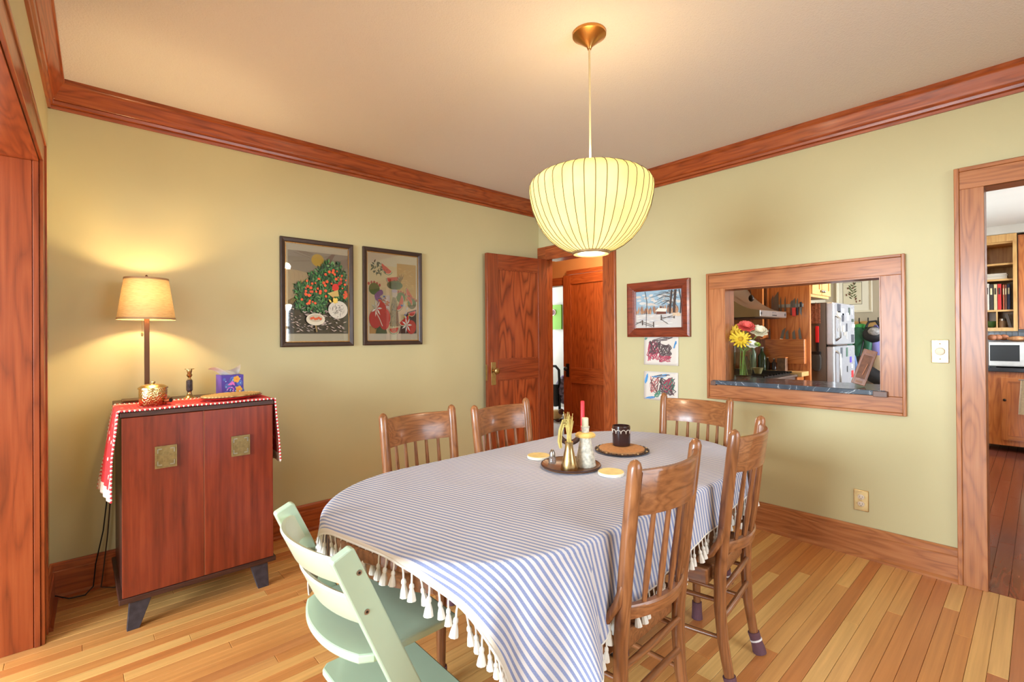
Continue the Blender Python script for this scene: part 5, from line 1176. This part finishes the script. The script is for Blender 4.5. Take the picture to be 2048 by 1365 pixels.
obj('slot_board', G().box(4.885, 4.948, 1.448, 1.785, 1.012, 1.238), WK('Y'), t, bevel=0.004)
knife('dark-handled knife at the far end of the slot board', 1.755, 1.345, 1.18, 1.24, s(46, 26, 24), 0.026, 0, 4.915)
knife('white-handled knife leaning in the slot board', 1.662, 1.355, 1.18, 1.245, s(222, 206, 180), 0.026, 0.25, 4.915)
knife('black-handled knife in the middle of the slot board', 1.598, 1.326, 1.18, 1.24, s(30, 30, 38), 0.026, 0, 4.915)
knife('riveted black-handled knife in the slot board', 1.535, 1.325, 1.18, 1.24, s(26, 22, 24), 0.026, -0.06, 4.915)
knife('pointed black knife at the near end of the slot board', 1.481, 1.35, 1.18, 1.24, s(36, 30, 30), 0.022, -0.1, 4.915)
# bottles and jars beside the range
def bottle(label, x, y, z, r, h, col, cap):
    t = thing('bottle', label, 'bottle', (x, y, z), group='bottles by the gas range')
    obj('glass_body', G().lathe([(r, 0), (r, h * .6), (r * .4, h * .78), (r * .36, h * .95)], 14), plain('bottle_%d' % int(col[1] * 999), col, 0.12), t, smooth=True, local=True)
    obj('cap', G().lathe([(r * .42, h * .94), (r * .42, h), (0.001, h)], 12), plain('cap_%d' % int(cap[0] * 999), cap, 0.4), t, smooth=True, local=True)
bottle('tall pale green bottle on the butcher counter', 4.80, 1.86, 0.9455, 0.03, 0.26, s(120, 136, 110), s(200, 200, 190))
bottle('dark green oil bottle on the butcher counter', 4.83, 1.79, 0.9455, 0.036, 0.22, s(44, 56, 30), s(150, 150, 150))
bottle('squat jar with a red lid on the butcher counter', 4.785, 1.92, 0.9455, 0.035, 0.14, s(70, 54, 44), s(206, 40, 40))
bottle('small dark spice bottle with a steel cap', 4.885, 1.76, 0.9455, 0.022, 0.12, s(58, 46, 36), s(190, 186, 180))
bottle('second small spice bottle against the slot board', 4.875, 1.70, 0.9455, 0.02, 0.11, s(54, 40, 38), s(180, 176, 170))
t = thing('knife_box', 'small brown wooden box on the butcher counter', 'box', (4.80, 1.60, 0.9455))
obj('body', G().box(4.775, 4.835, 1.57, 1.64, 0.9455, 1.065), plain('burl_brown', s(112, 76, 50), 0.5, noise=0.4, nscale=30), t, bevel=0.003); obj('lid', G().box(4.772, 4.838, 1.567, 1.643, 1.065, 1.075), WK('Y'), t)
t = thing('small_cup', 'small olive cup standing on the range', 'cup', (4.28, 1.62, 0.9525))
obj('cup_body', G().lathe([(0.025, 0), (0.04, 0.045), (0.042, 0.05), (0.038, 0.05), (0.022, 0.006), (0.001, 0.006)], 18), plain('olive_glaze', s(140, 128, 84), 0.4), t, smooth=True, local=True)
# fridge
t = thing('refrigerator', 'silver top-freezer refrigerator covered in magnets and papers', 'refrigerator', (5.68, 1.7, 0))
SIL = plain('silver_door', s(196, 196, 200), 0.25, 0.6, noise=0.03)
obj('cabinet_body', G().box(5.30, 6.05, 1.385, 2.06, 0.02, 1.585), plain('fridge_side', s(104, 84, 68), 0.45), t, bevel=0.004)
for (c0, c1) in ((0.06, 1.165), (1.178, 1.585)):
    dr = obj('fridge_door', G().box(5.295, 6.055, 1.32, 1.383, c0, c1), SIL, t, bevel=0.012)
    hz0, hz1 = (0.62, 1.12) if c0 < 1 else (1.22, 1.46)
    obj('door_handle', G().tube([(5.36, 1.32, hz0), (5.36, 1.285, hz0 + .03), (5.36, 1.285, hz1 - .03), (5.36, 1.32, hz1)], 0.011, 10), M_STEEL, dr, smooth=True)
obj('hinge_cover', G().box(5.30, 5.40, 1.325, 1.37, 1.164, 1.179), M_DARKM, t)
cols = [s(60, 60, 66), s(228, 226, 222), s(150, 140, 130), s(206, 206, 210), s(96, 80, 70), s(214, 200, 176), s(60, 70, 60), s(240, 240, 240)]
cn = ['charcoal', 'white', 'taupe', 'pale grey', 'brown', 'cream', 'dark green', 'bright white']
rows = ['top row', 'second row', 'third row', 'bottom row']; pos = ['nearest the handle', 'second from the handle', 'second from the far edge', 'nearest the far edge']
for j in range(4):
    for i in range(4):
        k = (i * 3 + j * 5) % 8; zz = 1.525 - j * 0.09 + R.uniform(-.028, .028); xx = 5.47 + i * 0.16 + R.uniform(-.055, .055); a, b = R.uniform(.02, .11), R.uniform(.03, .085)
        tag(obj('fridge_magnet', G().box(xx - a / 2, xx + a / 2, 1.3165, 1.3192, zz - b / 2, zz + b / 2), plain('magnet_%d' % k, cols[k], 0.5)), '%s freezer door magnet, %s, %s' % (cn[k], rows[j], pos[i]), 'magnet', 'magnets on the freezer door')
for (xx, zz, a, b, c, lb) in ((5.55, 1.10, .06, .10, s(70, 74, 78), 'dark grey card magnet high on the lower refrigerator door'), (5.74, 1.10, .05, .09, s(60, 90, 70), 'green magnet high on the lower refrigerator door'), (5.88, 1.02, .06, .06, s(84, 60, 160), 'purple magnet on the lower refrigerator door'), (5.94, .87, .07, .07, s(200, 40, 44), 'red magnet low on the refrigerator door'), (5.75, .93, .03, .06, s(60, 60, 60), 'small black magnet low on the refrigerator door'), (5.93, .95, .04, .04, s(226, 220, 226), 'white magnet above the red one on the refrigerator')):
    tag(obj('fridge_magnet', G().box(xx - a / 2, xx + a / 2, 1.3165, 1.3192, zz - b / 2, zz + b / 2), plain('magnet_c%d' % int(zz * 100 + xx * 10), c, 0.5)), lb, 'magnet')
cupboard('wall_cupboard', 'pale maple cupboard above the refrigerator', 4.99, 5.575, 1.41, 2.08, 1.63, 2.36, '-y', [(5.0, 5.27, 1.655, 2.34, (1, 1.69)), (5.285, 5.565, 1.655, 2.34, (0, 1.69))], WY, M_STEEL)
# things hanging on the fridge side
t = thing('hanging_tool', 'red handled tool hanging beside the refrigerator', 'utensil', (5.285, 1.455, 1.23))
obj('shaft', G().box(5.285, 5.297, 1.445, 1.465, 1.12, 1.20), M_BLACK, t); obj('handle', G().box(5.28, 5.298, 1.44, 1.47, 1.20, 1.36), plain('red_rubber', s(226, 30, 30), 0.4), t, bevel=0.006)
t = thing('oven_mitt', 'dark quilted oven mitt hanging beside the refrigerator', 'oven mitt', (5.28, 1.46, 0.93))
pl = [(1.425, 0.95), (1.44, 0.925), (1.48, 0.925), (1.50, 0.96), (1.505, 1.07), (1.495, 1.09), (1.43, 1.09), (1.42, 1.05)]
obj('mitt', G().prism(pl, 'x', 5.272, 5.296), plain('charcoal_quilt', s(74, 70, 66), 0.9, bump=0.6, bscale=60), t, bevel=0.008)
obj('cuff', G().box(5.27, 5.297, 1.425, 1.50, 1.09, 1.115), M_BLACK, t, bevel=0.003)
t = thing('dish_cloth', 'brown patterned cloth hanging beside the refrigerator', 'cloth', (5.285, 1.46, 1.39))
obj('fabric', G().grid(lambda u, v: (5.288 - .004 * math.sin(u * 14), 1.425 + .08 * u, 1.385 + .19 * v), 10, 6), plain('brown_print', s(150, 92, 66), 0.9, noise=0.5, nscale=60), t, smooth='all')
obj('loop', G().tube([(5.29, 1.46, 1.57), (5.292, 1.465, 1.59), (5.29, 1.47, 1.57)], 0.003, 5), MATS['brown_print'], t)
# print and coats on the far kitchen wall
t = thing('botanical_print', 'white framed botanical print above the coat hooks', 'framed print', (8.03, 1.74, 1.60))
fnk = lambda a, z, d: (8.028 - d, a, z)
obj('frame', frame_ring(G(), 1.545, 1.965, 1.578, 2.06, 0.028, fnk), plain('cream_frame', s(222, 210, 184), 0.5), t)
obj('mat_board', G().box(8.018, 8.028, 1.573, 1.937, 1.606, 2.032), plain('mat_white', s(226, 218, 196), 0.8), t)
cv = Canvas(lambda x, y, d: (8.0178 - d, 1.885 - .225 * x, 1.69 + .31 * y), 0.0002)
cv.rect(0, 1, 0, 1, s(40, 34, 28)); cv.rect(.02, .98, .015, .985, s(216, 206, 176))
for k in range(16):
    y = .25 + k * .04; cv.leaf(.5 + .08 * math.sin(k), y, .22, .07, (.5 if k % 2 else 2.6) + R.uniform(-.3, .3), jit(s(84, 92, 52), .3))
for k in range(9): cv.leaf(R.uniform(.12, .85), R.uniform(.08, .9), .12, .08, R.uniform(0, 6), jit(s(110, 62, 44), .3))
obj('leaf_print', cv.g, M_PRINT, t)
t = thing('coat_rack', 'pale wooden coat rail with dark hooks on the far kitchen wall', 'coat rack', (8.03, 1.64, 1.40))
obj('rail', G().box(8.008, 8.03, 1.36, 1.90, 1.375, 1.455), WY('Y'), t, bevel=0.003)
for yy in (1.79, 1.68, 1.58, 1.47): obj('hook', G().tube([(8.008, yy, 1.43), (7.96, yy, 1.425), (7.94, yy, 1.46), (7.945, yy, 1.50)], 0.007, 8), M_BLACK, t, smooth=True)
def garment(name, label, cat, yc, x, ztop, zbot, wt_, wb, m, seed, depth=0.09, sleeves=False, extra=None):
    t = thing(name, label, cat, (x, yc, zbot)); wv = wave(seed)
    def f(u, v):
        a = 2 * PI * u; w0 = wt_ * .25 + (wt_ - wt_ * .25) * min(1, v * 5) if v < .2 else wt_ + (wb - wt_) * (v - .2) / .8
        rr = 1 + .10 * wv(a * 2 + v * 3) * min(1, v * 3)
        return (x + depth * (.35 + .65 * min(1, v * 4)) * math.sin(a) * rr, yc + w0 / 2 * math.cos(a) * rr, ztop + (zbot - ztop) * v)
    obj('body', G().grid(f, 28, 16), m, t, smooth='all')
    if sleeves:
        for sd in (-1, 1):
            obj('sleeve', G().tube([(x - .03, yc + sd * wt_ * .42, ztop - .07), (x - .06, yc + sd * wt_ * .55, ztop - .22), (x - .06, yc + sd * wt_ * .5, zbot + .03)], [0.05, 0.055, 0.04], 12), m, t, smooth=True)
    if extra: extra(t)
    return t
PUF = plain('green_quilt', s(36, 92, 66), 0.5, bump=0.5, bscale=30)
def hood(t): obj('hood', G().ball((7.88, 1.655, 1.37), 0.085, 14, 8, (0.8, 1.0, 0.6)), plain('bright_green_lining', s(60, 150, 70), 0.6), t, smooth='all')
garment('green_jacket', 'quilted dark green jacket hanging from the coat rail', 'jacket', 1.66, 7.86, 1.40, 0.96, 0.20, 0.21, PUF, 4, 0.09, True, hood)
garment('blue_coat', 'slate blue coat hanging beside the refrigerator edge', 'coat', 1.80, 7.85, 1.42, 0.62, 0.13, 0.20, plain('slate_blue_cloth', s(104, 112, 150), 0.8), 11, 0.09)
garment('denim_jacket', 'faded denim garment hanging under the green jacket', 'jacket', 1.73, 7.80, 1.05, 0.55, 0.12, 0.17, plain('faded_denim', s(124, 146, 190), 0.8, noise=0.15), 17, 0.06)
garment('lavender_jacket', 'lavender jacket hanging at the end of the coat rail', 'jacket', 1.475, 7.86, 1.40, 0.78, 0.17, 0.22, plain('lavender_cloth', s(128, 120, 176), 0.8), 23, 0.08)
garment('tan_tote', 'tan cloth tote hanging below the lavender jacket', 'bag', 1.44, 7.76, 1.0, 0.6, 0.14, 0.18, plain('tan_canvas', s(176, 148, 116), 0.9), 29, 0.05)
t = thing('black_backpack', 'black backpack with grey mesh hanging from the coat rail', 'backpack', (7.80, 1.50, 1.18))
obj('pack_body', G().ball((7.78, 1.50, 1.27), 0.12, 16, 12, (0.6, 0.95, 0.9)), plain('black_nylon', s(30, 28, 30), 0.6), t, smooth='all')
obj('mesh_pocket', G().ball((7.73, 1.475, 1.31), 0.07, 14, 10, (0.6, 1.0, 0.8)), plain('grey_mesh', s(150, 144, 140), 0.5, noise=0.4, nscale=40), t, smooth='all')
obj('strap', G().tube([(7.80, 1.58, 1.36), (7.82, 1.55, 1.44), (7.82, 1.47, 1.45), (7.80, 1.42, 1.36), (7.76, 1.40, 1.22)], 0.014, 8), MATS['black_nylon'], t, smooth=True)
t = thing('black_bag', 'low black bag slung beneath the hanging coats', 'bag', (7.6, 1.52, 0.75))
obj('bag_body', G().tube([(7.66, 1.62, 0.98), (7.62, 1.56, 0.84), (7.6, 1.46, 0.74), (7.6, 1.36, 0.68)], [0.04, 0.07, 0.09, 0.09], 12), MATS['black_nylon'], t, smooth=True)
obj('strap', G().tube([(7.66, 1.62, 0.98), (7.75, 1.6, 1.15), (7.9, 1.58, 1.4)], 0.01, 6), MATS['black_nylon'], t, smooth=True)
# far cupboards seen through the doorway
t = thing('open_bookshelf', 'fir wall bookshelf seen through the kitchen doorway', 'bookshelf', (7.85, 0.29, 1.31))
x0, x1, y0, y1 = 7.67, 8.02, 0.188, 0.46
obj('back_board', G().box(x1 - 0.01, x1, y0, y1, 1.32, 2.36), WY('Z'), t)
for (a, b) in ((y0, y0 + 0.02), (y1 - 0.02, y1)): obj('side_board', G().box(x0, x1 - .01, a, b, 1.32, 2.36), WY('Z'), t)
for zz in (1.32, 1.52, 1.865, 2.04, 2.28): obj('shelf', G().box(x0 + .005, x1 - .01, y0 + .02, y1 - .02, zz, zz + 0.02), WY('Y'), t)
obj('cubby_divider', G().box(x0 + .01, x1 - .02, 0.335, 0.345, 1.34, 1.52), WY('Z'), t)
obj('face_frame', G().box(x0 - 0.012, x0, y0 - .01, y0 + 0.022, 1.30, 2.38).box(x0 - .012, x0, y0 + .022, y1, 2.30, 2.38).box(x0 - .012, x0, y0 + .022, y1, 1.30, 1.335), WY('Z'), t)
bk = [(0.415, .030, .30, s(214, 206, 190), 'tall white book at the far end of the shelf'), (0.383, .030, .29, s(60, 52, 46), 'black-spined book beside the tall white one'), (0.350, .028, .29, s(206, 186, 140), 'cream book mid shelf with a faded spine'), (0.318, .031, .29, s(200, 44, 44), 'thick red book standing mid shelf'), (0.286, .014, .28, s(186, 90, 60), 'thin orange book beside the thick red one'), (0.268, .018, .28, s(120, 70, 50), 'thin brown book beside the navy one'), (0.245, .024, .285, s(40, 44, 74), 'navy blue book with a gold band')]
for (yy, wd, hh, c, lb) in bk:
    t = thing('book', lb, 'book', (7.76, yy, 1.5405), group='books on the far kitchen shelf')
    obj('cover', G().box(-.075, .08, -wd / 2 + .001, wd / 2 - .001, 0, hh), plain('cover_%d' % int(yy * 1000), c, 0.5), t, bevel=0.002, local=True)
    obj('pages', G().box(-.07, .081, -wd / 2 + .004, wd / 2 - .004, .004, hh + .0005), plain('page_edge', s(226, 216, 196), 0.8), t, local=True)
    obj('spine_title', G().box(-.0762, -.075, -wd / 4, wd / 4, hh * .6, hh * .85), plain('title_%d' % int(yy * 1000), s(222, 206, 160) if c[0] < .5 else s(60, 50, 44), 0.5), t, local=True)
for k in range(5):
    t = thing('magazine', ['bottom magazine in the flat pile on the shelf', 'second magazine up in the flat pile', 'middle magazine in the flat pile on the shelf', 'second magazine from the top of the pile', 'topmost magazine of the flat pile'][k], 'magazine', (7.78, 0.34, 1.8855 + .013 * k), R.uniform(-.06, .06), group='flat pile of magazines')
    obj('pages', G().box(-.09, .09, -.085, .09, 0, .0115), plain('mag_%d' % k, jit(s(206, 196, 180), .15), 0.7), t, bevel=0.002, local=True); obj('cover', G().box(-.0902, .0902, -.0852, .0902, .0115, .0125), plain('magc_%d' % k, R.choice([s(230, 226, 220), s(150, 150, 156), s(196, 160, 120)]), 0.5), t, local=True)
t = thing('green_bowl', 'small green bowl in the shelf cubby', 'bowl', (7.76, 0.385, 1.3405)); obj('bowl_body', G().lathe([(0.02, 0), (0.04, 0.03), (0.043, 0.075), (0.04, 0.075), (0.035, 0.03), (0.001, 0.008)], 20), plain('green_glaze', s(70, 110, 60), 0.3), t, smooth=True, local=True)
t = thing('glass_jar', 'small lidded jar in the shelf cubby', 'jar', (7.76, 0.300, 1.3405)); obj('jar_body', G().lathe([(0.03, 0), (0.032, 0.06), (0.026, 0.08)], 18), plain('jar_tan', s(150, 120, 90), 0.2), t, smooth=True, local=True); obj('lid', G().lathe([(0.028, 0.078), (0.028, 0.1), (0.001, 0.1)], 18), M_STEEL, t, smooth=True, local=True)
t = thing('leaning_book', 'grey book leaning in the shelf cubby', 'book', (7.76, 0.235, 1.3405)); t.rotation_euler = (-0.2, 0, 0); obj('cover', G().box(-.06, .06, -.012, .012, 0, .155), plain('grey_cover', s(110, 104, 100), 0.6), t, local=True); obj('pages', G().box(-.055, .061, -.009, .009, .003, .1555), MATS['page_edge'], t, local=True)
cupboard('wall_cupboard', 'fir wall cupboard beside the far bookshelf', 7.67, 8.02, -0.5, 0.172, 1.32, 2.36, '-x', [(-0.16, 0.165, 1.34, 2.34, None), (-0.49, -0.17, 1.34, 2.34, None)], WK, M_DARKM)
struct('wall_soffit', G().box(7.67, 8.03, -1.35, 0.47, 2.385, KZ), M_WHITE, 'white soffit over the far kitchen cupboards', 'wall')
cupboard('base_cupboard', 'fir base cupboard with a dark knob seen through the doorway', 7.38, 8.02, -0.7, 0.47, 0.07, 0.86, '-x', [(-0.02, 0.30, 0.13, 0.80, (1, 0.56)), (-0.36, -0.03, 0.13, 0.80, (0, .56))], WK, M_DARKM)
t = thing('kitchen_counter', 'black counter under the far microwave', 'counter', (7.7, -0.1, 0.86)); obj('worktop', G().box(7.35, 8.02, -0.7, 0.48, 0.862, 0.905), plain('black_counter', s(36, 34, 38), 0.2), t, bevel=0.004); obj('back_lip', G().box(8.0, 8.02, -0.7, 0.48, 0.905, 1.0), MATS['black_counter'], t)
t = thing('microwave', 'steel microwave on the black counter', 'microwave', (7.6, 0.1, 0.91))
obj('case', G().box(7.42, 7.85, -0.16, 0.40, 0.915, 1.185), M_STEEL, t, bevel=0.006)
dd = obj('door', G().box(7.405, 7.42, -0.02, 0.395, 0.925, 1.175), M_STEEL, t, bevel=0.003); obj('dark_window', G().box(7.402, 7.406, 0.16, 0.385, 0.975, 1.15), M_BLACK, dd)
obj('control_panel', G().box(7.405, 7.42, -0.155, -0.025, 0.925, 1.175), M_BLACK, t)
for yy in (-.1, .34): obj('foot', G().box(7.45, 7.5, yy, yy + .04, 0.905, 0.916), M_BLACK, t)
tiles = sthing('trim_9', 'grey mosaic tile backsplash over the microwave', 'backsplash', (8.02, -0.1, 1.0))
tm2 = mesh_of(G().box(-0.006, 0, 0.002, 0.046, 0.002, 0.046), plain('grey_mosaic', s(150, 156, 164), 0.25, noise=0.2, nscale=8), name='tile')
for i in range(14):
    for j in range(7): o = bpy.data.objects.new('tile', tm2); COL.objects.link(o); o.parent = tiles; o.location = (0, -0.1 + i * 0.048, j * 0.048)
t = thing('bread_bag', 'plastic bag of brown rolls on the microwave', 'bread bag', (7.6, 0.33, 1.186))
for (a, b) in ((0, 0), (.03, -.05), (-.02, .04)): obj('roll', G().ball((7.6 + a, 0.335 + b, 1.23), 0.042, 12, 8, (1, 1, .8)), plain('bread_brown', s(150, 92, 60), 0.7, noise=0.3), t, smooth='all')
t = thing('snack_bag', 'orange and tan snack bag lying on the microwave', 'snack bag', (7.6, 0.18, 1.186))
obj('bag', G().ball((7.6, 0.18, 1.215), 0.07, 14, 8, (1, 1.2, .42)), plain('orange_tan_foil', s(196, 140, 96), 0.35, noise=0.35, nscale=25), t, smooth='all'); obj('seal', G().box(7.52, 7.68, 0.093, 0.10, 1.2, 1.24), MATS['orange_tan_foil'], t)
t = thing('hanging_towel', 'checked cream dish towel hanging on the far base cupboard', 'towel', (7.35, 0.12, 0.4))
obj('cloth', G().grid(lambda u, v: (7.345 - .01 * math.sin(u * 12), 0.02 + .135 * u + .02 * (1 - v), 0.42 + .36 * v), 12, 10), plain('cream_check', s(214, 196, 164), 0.9, noise=0.12, nscale=60), t, smooth='all'); obj('towel_bar', G().tube([(7.35, -0.02, 0.785), (7.35, 0.17, 0.785)], 0.006, 8), M_STEEL, t, smooth=True)

# ---------------------------------------------------------------- hall and bedroom beyond the open door
struct('floor_hall', G().box(KX0, 4.45, 2.2, 5.2, -0.04, 0.0), WR('Y'), 'dark wood hall floor beyond the open door', 'floor')
struct('floor_bedroom', G().box(4.45, 6.6, 2.2, 6.8, -0.04, 0.002), plain('grey_carpet', s(196, 188, 180), 0.95, noise=0.08, nscale=50, bump=0.4), 'pale grey carpet in the room beyond the hall', 'floor')
struct('wall_hall', wall_x(G(), 4.42, 4.50, 2.2, 5.2, KZ, [(3.16, 3.91, 0, 2.02), (3.925, 4.75, 0, 1.90)]), M_TAN, 'tan hall wall around the inner doors', 'wall')
struct('wall_hall_return', G().box(XR, KX0, YB + 0.12, 5.2, 0, KZ), M_TAN, 'tan hall wall behind the dining room corner', 'wall')
struct('ceiling_hall', G().box(XR, 6.7, 2.2, 6.8, KZ, KZ + 0.05), M_WHITE, 'white hall and bedroom ceiling', 'ceiling')
struct('wall_bedroom', G().box(6.5, 6.6, 2.2, 6.8, 0, KZ), M_WHITE, 'white bedroom wall with the green picture', 'wall')
struct('wall_bedroom_side', G().box(4.5, 6.5, 6.8, 6.9, 0, KZ).box(4.3, 4.5, 5.2, 6.9, 0, KZ), M_WHITE, 'white side wall of the room beyond the hall', 'wall')
struct('wall_hall_end', G().box(KX0, 4.42, 5.2, 5.3, 0, KZ), M_TAN, 'tan end wall of the hall', 'wall')
t = sthing('door_2', 'closed red-brown panelled hall door with a black knob plate', 'door', (4.40, 3.53, 0))
X_ = 4.385
for (a, b) in ((3.165, 3.28), (3.79, 3.905)): obj('stile', G().box(X_, X_ + .035, a, b, 0.01, 2.015), WR('Z'), t, bevel=0.002)
for (c, d) in ((.01, .22), (.72, .905), (1.90, 2.015)): obj('rail', G().box(X_ + .001, X_ + .034, 3.28, 3.79, c, d), WR('Y'), t, bevel=0.002)
for (c, d) in ((.22, .72), (.905, 1.90)): obj('panel', G().box(X_ + .012, X_ + .024, 3.28, 3.79, c, d), WR('Z'), t)
kp = obj('knob_plate', G().box(X_ - .004, X_, 3.815, 3.865, 0.79, 0.95), M_BLACK, t, bevel=0.006); obj('knob', G().ball((X_ - .04, 3.84, 0.89), 0.027, 12, 8), M_BLACK, kp, smooth='all')
t = sthing('trim_10', 'red-brown casing around the inner hall doors', 'door casing', (4.40, 3.9, 0))
obj('side_casing', G().box(4.405, 4.42, 3.908, 3.926, 0, 1.98), WR('Z'), t, bevel=0.002)
obj('side_casing', G().box(4.40, 4.42, 3.08, 3.16, 0, 2.09), WR('Z'), t, bevel=0.002)
obj('head_casing', G().box(4.395, 4.42, 3.08, 3.86, 2.02, 2.07), WR('Y'), t, bevel=0.002)
obj('head_casing', G().box(4.40, 4.42, 3.926, 4.83, 1.90, 2.0), WR('Y'), t, bevel=0.002)
obj('side_casing', G().box(4.40, 4.42, 4.75, 4.83, 0, 1.90), WR('Z'), t, bevel=0.002)
t = thing('green_picture', 'lime green canvas picture with a brown spiral in the far room', 'picture', (6.5, 5.95, 1.4))
obj('canvas', G().box(6.47, 6.498, 5.81, 6.25, 1.405, 1.85), plain('lime_paint', s(124, 176, 40), 0.6), t, bevel=0.003)
g = G()
obj('spiral_rim', G().tube([(6.468, 6.0 + .05 * math.cos(2 * PI * k / 24), 1.715 + .05 * math.sin(2 * PI * k / 24)) for k in range(25)], 0.008, 6, cap=False), plain('pale_pink', s(226, 190, 190), 0.6), t, smooth=True)
obj('spiral_fill', G().tube([(6.466, 6.0, 1.715), (6.47, 6.0, 1.715)], 0.045, 20), plain('umber', s(110, 60, 50), 0.6), t)
t = thing('walker_handle', 'black bent tube handle standing in the far room', 'handle', (5.8, 5.33, 0.0))
obj('tube', G().tube([(5.8, 5.50, 0.74), (5.8, 5.42, 0.79), (5.8, 5.34, 0.79), (5.8, 5.27, 0.73), (5.8, 5.26, 0.5), (5.8, 5.26, 0.0)], 0.022, 10), M_BLACK, t, smooth=True)
obj('tube', G().tube([(5.8, 5.50, 0.74), (5.8, 5.52, 0.4), (5.8, 5.52, 0.0)], 0.022, 10), M_BLACK, t, smooth=True)
t = thing('patterned_bag', 'black, white and purple patterned bag in the far room', 'bag', (5.9, 5.2, 0.17))
obj('bag_body', G().ball((5.95, 5.26, 0.40), 0.22, 16, 12, (.8, .8, 1.1)), plain('bag_pattern', s(110, 96, 110), 0.8, noise=0.95, nscale=22), t, smooth='all'); obj('bag_top', G().ball((5.93, 5.22, 0.60), 0.1, 12, 8, (.7, 1.2, .5)), plain('purple_cloth', s(96, 40, 90), 0.8), t, smooth='all'); obj('strap', G().tube([(5.75, 5.3, 0.5), (5.74, 5.3, 0.3), (5.76, 5.3, 0.15)], 0.05, 8), M_BLACK, t, smooth=True)
t = thing('toy_animal', 'small tan plush toy animal with a dark head on the carpet', 'toy', (5.35, 4.90, 0.0))
tan = plain('tan_plush', s(206, 176, 120), 0.9); drk = plain('dark_plush', s(90, 56, 44), 0.9)
g = G()
obj('body', G().ball((5.36, 4.93, 0.10), 0.085, 14, 10, (1, 1.2, .9)), tan, t, smooth='all'); obj('head', G().ball((5.35, 4.82, 0.155), 0.045, 12, 8), drk, t, smooth='all')
for (a, b) in ((-.04, -.06), (.04, -.06), (-.04, .06), (.04, .06)): obj('paw', G().ball((5.36 + a, 4.92 + b, 0.022), 0.03, 10, 6, (1, 1.3, .7)), drk, t, smooth='all')
bulb('hall_fill_light', (3.95, 3.0, 2.3), 42, (1.0, 0.76, 0.5), 0.06)  # warm point light added to brighten the hall
t = thing('hall_fill_fixture', 'unseen frosted ceiling light added to brighten the hall', 'lamp', (3.95, 3.0, KZ)); obj('globe', G().ball((0, 0, -0.04), 0.09, 16, 8, (1, 1, .4)), glow('hall_fill_glow', (1, 0.85, 0.6, 1), 2.0), t, smooth='all', local=True); obj('base', G().lathe([(0.1, -0.012), (0.1, 0)], 20), M_BRASS, t, local=True)  # unseen fixture added to go with the hall fill

# the wall with the wide cased opening runs a degree and a half out of square
_piv = Vector((XL, 2.88, 0)); _rot = Matrix.Translation(_piv) @ Matrix.Rotation(-0.0264, 4, 'Z') @ Matrix.Translation(-_piv)
for _n in ('wall_left', 'trim_3', 'trim_4', 'baseboard_left'):
    _o = bpy.data.objects[_n]; _o.matrix_basis = _rot @ _o.matrix_basis
